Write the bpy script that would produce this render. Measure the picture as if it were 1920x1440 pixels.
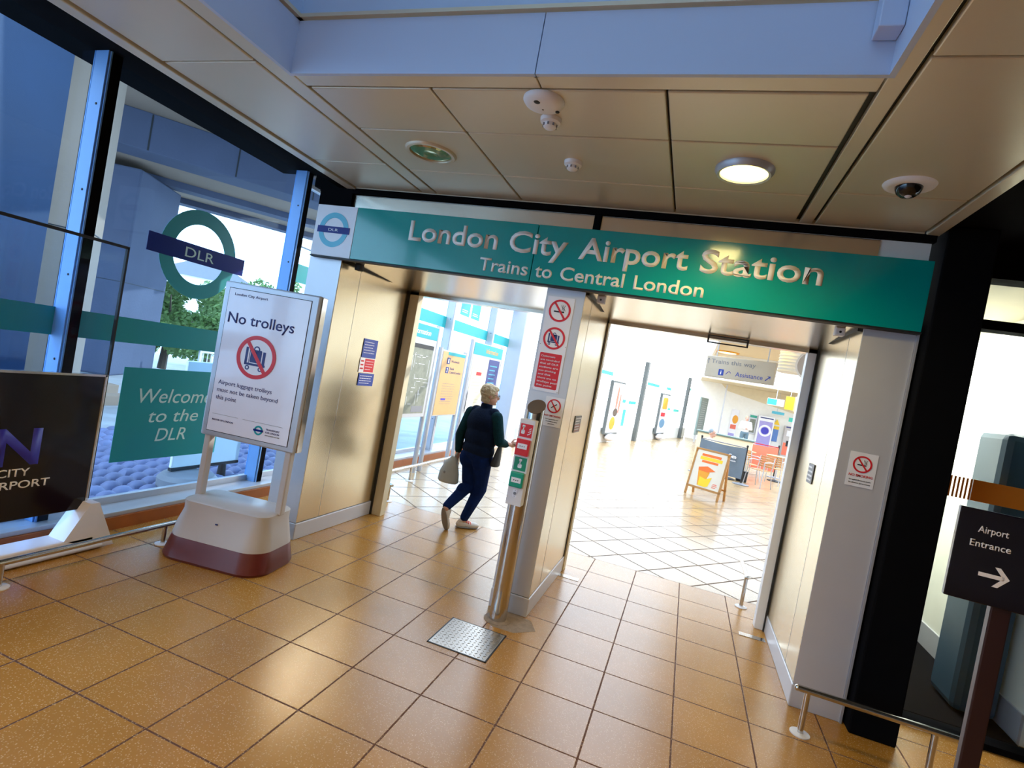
import bpy, bmesh, math, random
from mathutils import Vector, Matrix, noise
random.seed(7)
PI = math.pi
for o in list(bpy.data.objects):
    bpy.data.objects.remove(o)
SC = bpy.context.scene
COL = SC.collection

# ------------------------------------------------------------------ camera
cam = bpy.data.cameras.new('camera')
cam.sensor_fit = 'HORIZONTAL'; cam.sensor_width = 36.0
cam.lens = 36.0 * 1017.69 / 1920.0
cam.clip_start = 0.05; cam.clip_end = 300
co = bpy.data.objects.new('camera', cam); COL.objects.link(co)
R = Matrix(((0.93335983, 0.30981313, 0.1812602), (0.17977959, 0.03358133, -0.98313356), (-0.31067465, 0.95020425, -0.02435462)))
X, Y, Z = R[0], -R[1], -R[2]
co.matrix_world = Matrix(((X[0], Y[0], Z[0], 0), (X[1], Y[1], Z[1], 0), (X[2], Y[2], Z[2], 1.8), (0, 0, 0, 1)))
SC.camera = co

# ------------------------------------------------------------------ exposure, sky, sun
SC.view_settings.view_transform = 'Standard'
SC.view_settings.look = 'None'
SC.view_settings.exposure = 0.0
SC.view_settings.gamma = 1.0
SC.view_settings.use_curve_mapping = False

world = bpy.data.worlds.new('sky'); SC.world = world; world.use_nodes = True
wn = world.node_tree; wn.nodes.clear()
w_out = wn.nodes.new('ShaderNodeOutputWorld'); w_bg = wn.nodes.new('ShaderNodeBackground')
w_tc = wn.nodes.new('ShaderNodeTexCoord'); w_sep = wn.nodes.new('ShaderNodeSeparateXYZ'); w_ramp = wn.nodes.new('ShaderNodeValToRGB')
wn.links.new(w_tc.outputs['Generated'], w_sep.inputs[0]); wn.links.new(w_sep.outputs['Z'], w_ramp.inputs[0])
w_ramp.color_ramp.elements[0].position = 0.0; w_ramp.color_ramp.elements[0].color = (0.82, 0.92, 1.0, 1)
w_ramp.color_ramp.elements[1].position = 0.9; w_ramp.color_ramp.elements[1].color = (0.70, 0.83, 1.0, 1)
wn.links.new(w_ramp.outputs[0], w_bg.inputs['Color']); w_bg.inputs['Strength'].default_value = 6.0
wn.links.new(w_bg.outputs[0], w_out.inputs[0])

sun = bpy.data.lights.new('sun', 'SUN'); sun.energy = 4.0; sun.angle = 0.01; sun.color = (1.0, 0.93, 0.82)
so = bpy.data.objects.new('sun', sun); COL.objects.link(so); so.location = (20, 25, 20)
sd = Vector((-0.58, -0.60, -0.42)).normalized()      # direction the light travels
so.rotation_euler = sd.to_track_quat('-Z', 'Y').to_euler()

# ------------------------------------------------------------------ materials
def nt(name):
    m = bpy.data.materials.new(name); m.use_nodes = True
    n = m.node_tree; b = n.nodes['Principled BSDF']
    return m, n, b
def mat(name, col, rough=0.5, metal=0.0, var=0.06, scale=6.0, bump=0.0, bscale=60.0, spec=0.5, coat=0.0):
    m, n, b = nt(name)
    b.inputs['Roughness'].default_value = rough; b.inputs['Metallic'].default_value = metal
    b.inputs['Specular IOR Level'].default_value = spec
    if coat: b.inputs['Coat Weight'].default_value = coat; b.inputs['Coat Roughness'].default_value = 0.05
    tc = n.nodes.new('ShaderNodeTexCoord'); no = n.nodes.new('ShaderNodeTexNoise'); no.inputs['Scale'].default_value = scale
    n.links.new(tc.outputs['Object'], no.inputs['Vector'])
    mx = n.nodes.new('ShaderNodeMix'); mx.data_type = 'RGBA'
    mx.inputs[6].default_value = tuple(max(0, c * (1 - var)) for c in col[:3]) + (1,)
    mx.inputs[7].default_value = tuple(min(1, c * (1 + var)) for c in col[:3]) + (1,)
    n.links.new(no.outputs[0], mx.inputs[0]); n.links.new(mx.outputs[2], b.inputs['Base Color'])
    if bump:
        n2 = n.nodes.new('ShaderNodeTexNoise'); n2.inputs['Scale'].default_value = bscale
        n.links.new(tc.outputs['Object'], n2.inputs['Vector'])
        bp = n.nodes.new('ShaderNodeBump'); bp.inputs['Strength'].default_value = bump; bp.inputs['Distance'].default_value = 0.01
        n.links.new(n2.outputs[0], bp.inputs['Height']); n.links.new(bp.outputs[0], b.inputs['Normal'])
    return m
def emit(name, col, s):
    m, n, b = nt(name)
    b.inputs['Base Color'].default_value = (*col, 1); b.inputs['Emission Color'].default_value = (*col, 1); b.inputs['Emission Strength'].default_value = s
    return m
def glass(name, tint=(1, 1, 1), rough=0.02, refl=0.10):
    m = bpy.data.materials.new(name); m.use_nodes = True; n = m.node_tree; n.nodes.clear()
    o = n.nodes.new('ShaderNodeOutputMaterial'); t = n.nodes.new('ShaderNodeBsdfTransparent'); g = n.nodes.new('ShaderNodeBsdfGlossy')
    t.inputs[0].default_value = (*tint, 1); g.inputs['Roughness'].default_value = rough
    l0 = n.nodes.new('ShaderNodeLayerWeight'); l0.inputs['Blend'].default_value = 0.5
    l1 = n.nodes.new('ShaderNodeMath'); l1.operation = 'POWER'; l1.inputs[1].default_value = 5.0
    lw = n.nodes.new('ShaderNodeMapRange'); lw.inputs['To Min'].default_value = refl * 0.12; lw.inputs['To Max'].default_value = refl * 5
    n.links.new(l0.outputs['Facing'], l1.inputs[0]); n.links.new(l1.outputs[0], lw.inputs[0])
    mx = n.nodes.new('ShaderNodeMixShader')
    n.links.new(lw.outputs[0], mx.inputs[0]); n.links.new(t.outputs[0], mx.inputs[1]); n.links.new(g.outputs[0], mx.inputs[2]); n.links.new(mx.outputs[0], o.inputs[0])
    return m
def brushed(name, col, rough=0.28, stretch=(1, 1, 40), metal=0.95):
    m, n, b = nt(name)
    b.inputs['Base Color'].default_value = (*col, 1); b.inputs['Metallic'].default_value = metal
    b.inputs['Roughness'].default_value = rough
    tc = n.nodes.new('ShaderNodeTexCoord'); no = n.nodes.new('ShaderNodeTexNoise'); no.inputs['Scale'].default_value = 1.5; no.inputs['Detail'].default_value = 0.0
    n.links.new(tc.outputs['Object'], no.inputs['Vector'])
    mx = n.nodes.new('ShaderNodeMix'); mx.data_type = 'RGBA'; mx.inputs[6].default_value = tuple(c * .93 for c in col) + (1,); mx.inputs[7].default_value = (*col, 1)
    n.links.new(no.outputs[0], mx.inputs[0]); n.links.new(mx.outputs[2], b.inputs['Base Color'])
    return m
def tile_mat(name, rot, ox, oy, w, h, c1, c2, grout, rough, mortar=0.0055):
    m, n, b = nt(name)
    tc = n.nodes.new('ShaderNodeTexCoord'); mp = n.nodes.new('ShaderNodeMapping'); mp.vector_type = 'TEXTURE'
    mp.inputs['Location'].default_value = (ox, oy, 0); mp.inputs['Rotation'].default_value = (0, 0, rot)
    n.links.new(tc.outputs['Object'], mp.inputs[0])
    br = n.nodes.new('ShaderNodeTexBrick'); br.offset = 0.0; br.squash = 1.0
    br.inputs['Scale'].default_value = 1.0; br.inputs['Brick Width'].default_value = w; br.inputs['Row Height'].default_value = h
    br.inputs['Mortar Size'].default_value = mortar; br.inputs['Mortar Smooth'].default_value = 0.3; br.inputs['Bias'].default_value = 0.0
    br.inputs['Color1'].default_value = (*c1, 1); br.inputs['Color2'].default_value = (*c2, 1); br.inputs['Mortar'].default_value = (*grout, 1)
    n.links.new(mp.outputs[0], br.inputs['Vector'])
    # terrazzo flecks
    vo = n.nodes.new('ShaderNodeTexVoronoi'); vo.inputs['Scale'].default_value = 95
    n.links.new(tc.outputs['Object'], vo.inputs['Vector'])
    rp = n.nodes.new('ShaderNodeValToRGB'); rp.color_ramp.elements[0].position = 0.16; rp.color_ramp.elements[0].color = (1, 1, 1, 1)
    rp.color_ramp.elements[1].position = 0.34; rp.color_ramp.elements[1].color = (0, 0, 0, 1)
    n.links.new(vo.outputs['Distance'], rp.inputs[0])
    n3 = n.nodes.new('ShaderNodeTexNoise'); n3.inputs['Scale'].default_value = 55; n.links.new(tc.outputs['Object'], n3.inputs['Vector'])
    ml = n.nodes.new('ShaderNodeMath'); ml.operation = 'MULTIPLY'; n.links.new(rp.outputs[0], ml.inputs[0]); n.links.new(n3.outputs[0], ml.inputs[1])
    mx = n.nodes.new('ShaderNodeMix'); mx.data_type = 'RGBA'; n.links.new(ml.outputs[0], mx.inputs[0]); n.links.new(br.outputs[0], mx.inputs[6])
    mx.inputs[7].default_value = (0.85, 0.62, 0.34, 1)
    # dirt
    n4 = n.nodes.new('ShaderNodeTexNoise'); n4.inputs['Scale'].default_value = 1.7; n4.inputs['Detail'].default_value = 6
    n.links.new(tc.outputs['Object'], n4.inputs['Vector'])
    m4 = n.nodes.new('ShaderNodeMapRange'); m4.inputs['From Min'].default_value = 0.3; m4.inputs['From Max'].default_value = 0.7; m4.inputs['To Min'].default_value = 0.86; m4.inputs['To Max'].default_value = 1.05
    n.links.new(n4.outputs[0], m4.inputs[0])
    mm = n.nodes.new('ShaderNodeMix'); mm.data_type = 'RGBA'; mm.blend_type = 'MULTIPLY'; mm.inputs[0].default_value = 1
    n.links.new(mx.outputs[2], mm.inputs[6]); n.links.new(m4.outputs[0], mm.inputs[7]); n.links.new(mm.outputs[2], b.inputs['Base Color'])
    rr = n.nodes.new('ShaderNodeMapRange'); rr.inputs['To Min'].default_value = rough; rr.inputs['To Max'].default_value = 0.8
    n.links.new(br.outputs['Fac'], rr.inputs[0]); n.links.new(rr.outputs[0], b.inputs['Roughness'])
    bp = n.nodes.new('ShaderNodeBump'); bp.invert = True; bp.inputs['Strength'].default_value = 0.5; bp.inputs['Distance'].default_value = 0.003
    n.links.new(br.outputs['Fac'], bp.inputs['Height']); n.links.new(bp.outputs[0], b.inputs['Normal'])
    b.inputs['Specular IOR Level'].default_value = 0.6
    return m

FLOOR_ORANGE = (0.44, 0.205, 0.036)
M = {}
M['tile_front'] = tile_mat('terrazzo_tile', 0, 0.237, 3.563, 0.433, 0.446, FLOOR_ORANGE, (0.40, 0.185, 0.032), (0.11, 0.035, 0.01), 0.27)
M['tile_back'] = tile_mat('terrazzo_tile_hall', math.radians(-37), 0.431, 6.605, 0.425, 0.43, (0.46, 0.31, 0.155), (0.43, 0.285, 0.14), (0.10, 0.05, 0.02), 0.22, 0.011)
M['steel'] = brushed('brushed_steel', (0.72, 0.61, 0.42), 0.27)
M['steel_h'] = brushed('brushed_steel_soffit', (0.72, 0.66, 0.56), 0.24, (1, 40, 1))
M['steel_cool'] = mat('satin_steel', (0.60, 0.60, 0.64), 0.38, 0.35, 0.03)
M['polished'] = brushed('polished_steel', (0.62, 0.60, 0.58), 0.14)
M['alu'] = mat('satin_aluminium', (0.50, 0.51, 0.55), 0.42, 0.5, 0.04)
M['alu_sky_tint'] = mat('mullion_sky_tint', (0.15, 0.34, 0.70), 0.5, 0.0, 0.04)  # blue sky light painted into the colour of the near mullions
M['black'] = mat('black_paint', (0.004, 0.004, 0.005), 0.85, spec=0.03)
M['dark'] = mat('dark_gasket', (0.012, 0.012, 0.014), 0.6)
M['ceil'] = mat('cream_ceiling_panel', (0.66, 0.58, 0.43), 0.34, 0.25, 0.05, 2.0)
M['ceil_far'] = mat('cream_far_ceiling', (0.72, 0.62, 0.42), 0.5)
M['lav'] = mat('pale_lavender_panel', (0.50, 0.59, 0.77), 0.45, 0.0, 0.04, 1.5)
M['white'] = mat('white_enamel', (0.80, 0.80, 0.82), 0.4)
M['whitewall'] = mat('bright_glazing_white', (0.85, 0.84, 0.80), 0.6)
M['offwhite'] = mat('off_white_plastic', (0.70, 0.68, 0.70), 0.4)
M['greypl'] = mat('pale_grey_moulding', (0.50, 0.46, 0.45), 0.38, 0.0, 0.05)
M['maroon'] = mat('maroon_kick_band', (0.13, 0.022, 0.02), 0.35, 0.0, 0.15, 20)
M['teal'] = mat('teal_enamel', (0.0, 0.28, 0.26), 0.16, 0.0, 0.03, 3, coat=0.2)
M['tealv'] = mat('teal_vinyl', (0.0, 0.30, 0.34), 0.4, 0.0, 0.03)
M['aqua'] = mat('aqua_vinyl', (0.05, 0.62, 0.52), 0.4)
M['ltblue'] = mat('pale_blue_ring', (0.05, 0.42, 0.58), 0.3)
M['navy'] = mat('navy_enamel', (0.002, 0.012, 0.20), 0.35, spec=.2)
M['navyink'] = mat('navy_ink', (0.02, 0.03, 0.16), 0.5)
M['blueink'] = mat('blue_sign_print', (0.02, 0.05, 0.32), 0.45)
M['red'] = mat('red_print', (0.62, 0.01, 0.02), 0.4)
M['orange'] = mat('orange_print', (0.80, 0.16, 0.02), 0.5)
M['yellow'] = mat('yellow_print', (0.90, 0.58, 0.02), 0.5)
M['amber'] = mat('amber_print', (0.75, 0.32, 0.02), 0.5)
M['green'] = mat('green_print', (0.0, 0.24, 0.13), 0.4)
M['greencp'] = mat('green_plastic', (0.0, 0.30, 0.20), 0.3)
M['ink'] = mat('black_ink', (0.012, 0.012, 0.015), 0.5)
M['greyink'] = mat('grey_ink', (0.20, 0.20, 0.22), 0.5)
M['paper'] = mat('poster_paper', (0.80, 0.80, 0.90), 0.18, coat=0.5)
M['paperw'] = mat('white_sign_face', (0.78, 0.77, 0.82), 0.35)
M['letter'] = mat('cream_lettering', (0.85, 0.78, 0.72), 0.45)
M['lettersign'] = mat('pale_vinyl_lettering', (0.60, 0.80, 0.80), 0.5)
M['signblack'] = mat('gloss_black_sign', (0.004, 0.004, 0.010), 0.12)
M['purple'] = mat('violet_blue_print', (0.035, 0.03, 0.42), 0.4)
M['lime'] = mat('lime_print', (0.08, 0.35, 0.02), 0.4)
M['tan'] = mat('tan_timetable', (0.56, 0.33, 0.14), 0.45)
M['mapgrey'] = mat('grey_green_map', (0.20, 0.21, 0.165), 0.5, 0.0, 0.45, 14)
M['lilac'] = mat('lilac_machine', (0.34, 0.30, 0.62), 0.5)
M['wood'] = mat('oak_frame', (0.42, 0.20, 0.05), 0.45, 0.0, 0.25, 12)
M['woodslat'] = mat('tan_slat', (0.50, 0.25, 0.09), 0.45, 0.0, 0.15, 20)
M['greycloth'] = mat('slate_banner_cloth', (0.13, 0.17, 0.22), 0.8, 0.0, 0.1, 6, 0.2, 30)
M['redcloth'] = mat('coral_banner_cloth', (0.85, 0.20, 0.12), 0.8)
M['darkred'] = mat('dark_red_border', (0.45, 0.0, 0.01), 0.7)
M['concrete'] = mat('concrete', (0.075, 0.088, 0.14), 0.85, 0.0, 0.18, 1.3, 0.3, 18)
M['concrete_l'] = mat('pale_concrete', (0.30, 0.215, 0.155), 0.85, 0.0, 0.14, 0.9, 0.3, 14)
M['cobble'] = mat('blue_grey_cobble', (0.17, 0.18, 0.30), 0.6, 0.0, 0.25, 2.0)
M['navywall'] = mat('navy_hoarding', (0.003, 0.022, 0.065), 0.6, 0.0, 0.35, 0.8)
M['kerb'] = mat('brown_skirting_tile', (0.36, 0.10, 0.02), 0.35, 0.0, 0.2, 8)
M['checker'] = mat('checker_plate', (0.42, 0.38, 0.34), 0.3, 0.85, 0.1)
M['mortar'] = mat('cracked_mortar', (0.30, 0.22, 0.16), 0.9, 0.0, 0.45, 25, 0.6, 60)
M['leaf'] = mat('green_leaf', (0.16, 0.28, 0.08), 0.6, 0.0, 0.5, 3)
M['bark'] = mat('bark', (0.10, 0.07, 0.05), 0.9)
M['skin'] = mat('skin', (0.55, 0.30, 0.22), 0.5)
M['fleece'] = mat('navy_fleece', (0.003, 0.009, 0.028), 0.9, 0.0, 0.4, 30, 0.4, 120, spec=0.15)
M['sleeve'] = mat('dark_green_sleeve', (0.003, 0.028, 0.035), 0.9, 0.0, 0.4, 30, 0.4, 120, spec=0.15)
M['denim'] = mat('dark_denim', (0.003, 0.014, 0.075), 0.9, 0.0, 0.35, 18, 0.2, 200, spec=0.12)
M['hair'] = mat('blond_grey_hair', (0.48, 0.37, 0.22), 0.55, 0.0, 0.3, 40, 0.8, 90)
M['greyhair'] = mat('grey_hair', (0.22, 0.25, 0.27), 0.6, 0.0, 0.3, 40, 0.6, 80)
M['shoe'] = mat('pale_trainer', (0.62, 0.56, 0.50), 0.6)
M['sole'] = mat('shoe_sole', (0.22, 0.20, 0.18), 0.7)
M['coral'] = mat('coral_lace', (0.75, 0.16, 0.10), 0.6)
M['tote'] = mat('grey_tote_bag', (0.40, 0.42, 0.40), 0.75, 0.0, 0.12, 9, 0.4, 20)
M['postgrey'] = mat('grey_post_paint', (0.11, 0.12, 0.115), 0.55)
M['glassc'] = glass('window_glass', (0.90, 0.95, 1.0))
M['glassf'] = glass('far_glass', (1, 1, 1), refl=0.04)
M['glassb'] = glass('blue_tint_glass', (0.70, 0.85, 0.98))
M['lamp_warm'] = emit('warm_lamp_diffuser', (1.0, 0.80, 0.25), 6.0)
M['lamp_off'] = mat('gold_lamp_glass', (0.45, 0.38, 0.12), 0.12, 0.8, 0.5, 9)
M['dome'] = mat('smoked_dome', (0.01, 0.01, 0.012), 0.06)
M['striped'] = mat('orange_vinyl', (0.75, 0.24, 0.02), 0.5)

# ------------------------------------------------------------------ builders
def link(name, me, m=None, parent=None, loc=None):
    o = bpy.data.objects.new(name, me); COL.objects.link(o)
    if m is not None and me is not None: me.materials.append(m)
    if parent is not None: o.parent = parent
    if loc is not None: o.location = loc
    return o
class B:
    def __init__(s): s.bm = bmesh.new()
    def box(s, x0, x1, y0, y1, z0, z1, bev=0.0, mtx=None, seg=2):
        r = bmesh.ops.create_cube(s.bm, size=1.0); vs = r['verts']
        for v in vs:
            v.co = Vector((x0 + (v.co.x + .5) * (x1 - x0), y0 + (v.co.y + .5) * (y1 - y0), z0 + (v.co.z + .5) * (z1 - z0)))
        if bev > 0:
            es = list({e for v in vs for e in v.link_edges})
            rr = bmesh.ops.bevel(s.bm, geom=es, offset=bev, segments=seg, affect='EDGES', profile=0.5)
            vs = [v for v in rr['verts']]
            if mtx is not None:
                allv = {v for f in rr['faces'] for v in f.verts}
                # connected island
                st = list(allv); seen = set(st)
                while st:
                    v = st.pop()
                    for e in v.link_edges:
                        w = e.other_vert(v)
                        if w not in seen: seen.add(w); st.append(w)
                vs = list(seen)
        if mtx is not None:
            for v in vs: v.co = mtx @ v.co
        return s
    def poly(s, pts, vec):
        """closed polygon extruded along vec"""
        vec = Vector(vec)
        a = [s.bm.verts.new(Vector(p)) for p in pts]; b = [s.bm.verts.new(Vector(p) + vec) for p in pts]
        s.bm.faces.new(a); s.bm.faces.new(list(reversed(b)))
        n = len(a)
        for i in range(n): s.bm.faces.new((a[i], b[i], b[(i + 1) % n], a[(i + 1) % n]))
        return s
    def tube(s, pts, rad, seg=12, caps=True, flat=None):
        pts = [Vector(p) for p in pts]; n = len(pts)
        if not isinstance(rad, (list, tuple)): rad = [rad] * n
        rings = []; prev = None
        for i, p in enumerate(pts):
            t = (pts[min(i + 1, n - 1)] - pts[max(i - 1, 0)]).normalized()
            if prev is None:
                a = Vector((0, 0, 1)) if abs(t.z) < 0.9 else Vector((1, 0, 0)); u = t.cross(a).normalized()
            else: u = (prev - t * prev.dot(t)).normalized()
            prev = u; w = t.cross(u)
            ring = []
            for k in range(seg):
                an = 2 * PI * k / seg
                r = rad[i]
                rx, ry = (r if isinstance(r, (tuple, list)) else (r, r))
                ring.append(s.bm.verts.new(p + u * math.cos(an) * rx + w * math.sin(an) * ry))
            rings.append(ring)
        for i in range(n - 1):
            for k in range(seg):
                s.bm.faces.new((rings[i][k], rings[i][(k + 1) % seg], rings[i + 1][(k + 1) % seg], rings[i + 1][k]))
        if caps: s.bm.faces.new(list(reversed(rings[0]))); s.bm.faces.new(rings[-1])
        return s
    def lathe(s, prof, c=(0, 0, 0), axis='z', seg=32):
        c = Vector(c); rings = []
        for r, h in prof:
            ring = []
            for k in range(seg):
                a = 2 * PI * k / seg; x, y = r * math.cos(a), r * math.sin(a)
                p = Vector((x, y, h)) if axis == 'z' else (Vector((x, h, y)) if axis == 'y' else Vector((h, x, y)))
                ring.append(s.bm.verts.new(c + p))
            rings.append(ring)
        for i in range(len(rings) - 1):
            for k in range(seg): s.bm.faces.new((rings[i][k], rings[i][(k + 1) % seg], rings[i + 1][(k + 1) % seg], rings[i + 1][k]))
        s.bm.faces.new(list(reversed(rings[0]))); s.bm.faces.new(rings[-1])
        return s
    def ring(s, cx, cz, ro, ri, y0, y1, seg=48):
        """flat annulus in the xz plane between y0 and y1"""
        q = []
        for k in range(seg):
            a = 2 * PI * k / seg; c, d = math.cos(a), math.sin(a)
            q.append([s.bm.verts.new((cx + r * c, y, cz + r * d)) for r, y in ((ro, y0), (ri, y0), (ri, y1), (ro, y1))])
        for k in range(seg):
            a, b = q[k], q[(k + 1) % seg]
            for j in range(4): s.bm.faces.new((a[j], b[j], b[(j + 1) % 4], a[(j + 1) % 4]))
        return s
    def ball(s, c, r, mtx=None, seg=20):
        rr = bmesh.ops.create_uvsphere(s.bm, u_segments=seg, v_segments=seg * 2 // 3, radius=1.0)
        r = r if isinstance(r, (tuple, list)) else (r, r, r)
        for v in rr['verts']:
            p = Vector((v.co.x * r[0], v.co.y * r[1], v.co.z * r[2]))
            if mtx is not None: p = mtx @ p
            v.co = p + Vector(c)
        return s
    def rrect(s, cx, cz, w, h, r, y0, y1, seg=5):
        pts = []
        for (sx, sz, a0) in ((1, 1, 0), (-1, 1, 90), (-1, -1, 180), (1, -1, 270)):
            for k in range(seg + 1):
                a = math.radians(a0 + 90 * k / seg)
                pts.append((cx + sx * (w / 2 - r) + r * math.cos(a), y0, cz + sz * (h / 2 - r) + r * math.sin(a)))
        return s.poly(pts, (0, y1 - y0, 0))
    def mesh(s, name, smooth=False):
        bmesh.ops.recalc_face_normals(s.bm, faces=s.bm.faces)
        me = bpy.data.meshes.new(name); s.bm.to_mesh(me); s.bm.free()
        if smooth:
            for p in me.polygons: p.use_smooth = True
            try: me.set_sharp_from_angle(angle=math.radians(40))
            except Exception: pass
        return me
    def put(s, name, m, parent=None, smooth=False, loc=None):
        return link(name, s.mesh(name, smooth), m, parent, loc)
def tag(o, label, cat, group=None, kind=None):
    if label: o['label'] = label
    if cat: o['category'] = cat
    if group: o['group'] = group
    if kind: o['kind'] = kind
    return o
def thing(name, label, cat, loc=(0, 0, 0), rz=0.0, group=None):
    o = bpy.data.objects.new(name, None); COL.objects.link(o); o.location = loc; o.rotation_euler = (0, 0, rz)
    o.empty_display_size = 0.1
    return tag(o, label, cat, group)
def struct(o, label=None):
    o['kind'] = 'structure'
    if label: o['label'] = label
    return o
def lab(o, l): o['label'] = l; return o
def children(o): return [c for c in bpy.data.objects if c.parent == o]
def copy_tree(o, parent=None):
    c = o.copy(); COL.objects.link(c); c.parent = parent
    for ch in children(o): copy_tree(ch, c)
    return c
_dg = None
def text(parent, name, s, m, x0, x1, z0, cap, y=-0.002, bold=0.0, shear=0.0, th=0.0015, align='w', label=None, space=1.0):
    """lettering in the local xz plane facing -y; fits between x0 and x1, capital height cap"""
    cu = bpy.data.curves.new(name, 'FONT'); cu.body = s; cu.size = 1.0; cu.offset = bold; cu.shear = shear; cu.space_character = space; cu.resolution_u = 4
    tmp = bpy.data.objects.new('tmp', cu); COL.objects.link(tmp)
    dg = bpy.context.evaluated_depsgraph_get(); me = bpy.data.meshes.new_from_object(tmp.evaluated_get(dg))
    bpy.data.objects.remove(tmp); bpy.data.curves.remove(cu)
    xs = [v.co.x for v in me.vertices]; a, b = min(xs), max(xs)
    k = cap / 0.70
    kx = (x1 - x0) / (b - a) if x1 is not None else k
    bm = bmesh.new(); bm.from_mesh(me)
    for v in bm.verts: v.co = Vector((x0 + (v.co.x - a) * kx, y, z0 + v.co.y * k))
    r = bmesh.ops.extrude_face_region(bm, geom=bm.faces[:])
    for g in r['geom']:
        if isinstance(g, bmesh.types.BMVert): g.co.y -= th
    bmesh.ops.recalc_face_normals(bm, faces=bm.faces)
    bm.to_mesh(me); bm.free(); me.name = name; me.materials.clear()
    o = link(name, me, m, parent)
    if label: o['label'] = label
    return o
def icon_prohibit(parent, cx, cz, r, y, kind, ringm=None):
    """round red prohibition symbol"""
    b = B(); b.lathe([(0.001, 0), (r * 0.97, 0), (r * 0.97, -0.001), (0.001, -0.001)], (cx, y, cz), 'y', 40); b.put('symbol_disc', M['paperw'], parent)
    p = B()
    if kind == 'smoke':
        p.box(cx - r * .52, cx + r * .42, y - .0022, y - .0012, cz - r * .16, cz - r * .03)
        for k in range(3):
            pts = [(cx + r * (.16 + .13 * k) + r * .07 * math.sin(t * 1.3 + k), y - .0018, cz + r * (.02 + .13 * t)) for t in range(5)]
            p.tube(pts, r * .02, 5)
    elif kind == 'cross':
        mt = Matrix.Translation((cx, 0, cz)) @ Matrix.Rotation(math.radians(-38), 4, 'Y')
        p.box(-r * .5, r * .5, y - .0022, y - .0012, -r * .07, r * .07, mtx=mt)
    else:
        p.box(cx - r * .56, cx - r * .44, y - .0022, y - .0012, cz - r * .38, cz + r * .42)
        p.box(cx - r * .56, cx + r * .5, y - .0022, y - .0012, cz - r * .40, cz - r * .30)
        p.rrect(cx - r * .02, cz + r * .04, r * .56, r * .60, r * .05, y - .0012, y - .0022)
        p.box(cx - r * .36, cx - r * .33, y - .0022, y - .0012, cz - r * .3, cz + r * .34)
        p.box(cx + r * .32, cx + r * .46, y - .0022, y - .0012, cz - r * .3, cz + r * .3)
        p.ring(cx - r * .02, cz + r * .36, r * .16, r * .10, y - .0012, y - .0022, 16)
        p.ring(cx - r * .38, cz - r * .52, r * .11, r * .055, y - .0012, y - .0022, 16)
        p.ring(cx + r * .28, cz - r * .52, r * .11, r * .055, y - .0012, y - .0022, 16)
    p.put('pictogram', M['navyink'] if kind == 'trolley' else M['ink'], parent)
    q = B(); q.ring(cx, cz, r, r * .82, y - .001, y - .003)
    mt = Matrix.Translation((cx, 0, cz)) @ Matrix.Rotation(math.radians(52), 4, 'Y')
    q.box(-r * .86, r * .86, y - .003, y - .0015, -r * .085, r * .085, mtx=mt)
    q.put('prohibition_ring', M['red'], parent)
def roundel(parent, cx, cz, ro, ri, bw, bh, y, rm, bmat, txt=True, tm=None, tcap=None):
    b = B(); b.ring(cx, cz, ro, ri, y, y - .002); b.put('roundel_ring', rm, parent)
    b = B(); b.box(cx - bw / 2, cx + bw / 2, y - .004, y - .0021, cz - bh / 2, cz + bh / 2); b.put('roundel_bar', bmat, parent)
    if txt: text(parent, 'lettering', 'DLR', tm or M['letter'], cx - bw * .15, cx + bw * .15, cz - (tcap or bh * .5) / 2, tcap or bh * .5, y - .0041)
def lines(parent, name, m, x0, x1, z0, z1, n, y, jit=0.3, th=None):
    """rows of fine print"""
    b = B(); dz = (z1 - z0) / n; th = th or dz * .42
    for i in range(n):
        z = z1 - (i + .5) * dz; x = x0; e = x1 - random.random() * jit * (x1 - x0)
        while x < e:
            w = random.uniform(.02, .05) * 1.0 * (x1 - x0) * 3; w = min(w, e - x)
            b.box(x, x + w, y - .0012, y - .0004, z - th / 2, z + th / 2); x += w + (x1 - x0) * .03
    return b.put(name, m, parent)
#BODY
# ================================================================== SETTING
CZ = 3.094
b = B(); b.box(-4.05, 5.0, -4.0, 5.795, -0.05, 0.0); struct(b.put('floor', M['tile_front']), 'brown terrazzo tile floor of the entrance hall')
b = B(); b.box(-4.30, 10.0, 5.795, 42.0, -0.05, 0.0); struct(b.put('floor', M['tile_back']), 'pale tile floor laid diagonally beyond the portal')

# ceiling panels of the entrance hall
b = B(); g = 0.006
xs_mid = [-2.20, -1.47, -0.33, 0.44]; ys_mid = [2.37, 2.83, 3.45, 3.935]
for i in range(3):
    for j in range(3):
        b.box(xs_mid[i] + g, xs_mid[i + 1] - g, ys_mid[j] + g, ys_mid[j + 1] - g, CZ, CZ + .03, .006)
b.box(-2.33, -2.212, -3.0, 3.935, CZ, CZ + .03, .004)
b.box(0.462, 0.535, -3.0, 3.935, CZ, CZ + .03, .004)
b.box(-2.205, -0.893, 2.245, 2.358, CZ, CZ + .03, .004); b.box(-0.887, 0.455, 2.245, 2.358, CZ, CZ + .03, .004)
for (x0, x1) in ((-2.98, -2.342), (0.547, 1.17)):
    for y0, y1 in ((-3.0, -.7), (-.7, .8), (.8, 2.14), (2.14, 3.38), (3.38, 3.935)):
        b.box(x0 + g, x1 - g, y0 + g, y1 - g, CZ, CZ + .03, .006)
b.box(-3.08, -2.99, -3.0, 3.95, CZ - .012, CZ + .03, .004); b.box(1.18, 1.25, -3.0, 3.95, CZ - .008, CZ + .03, .004)
b.box(-2.98, 1.17, 3.94, 3.99, CZ - .004, CZ + .03, .003)
struct(b.put('ceiling', M['ceil']), 'cream metal panel ceiling')
b = B()
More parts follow.
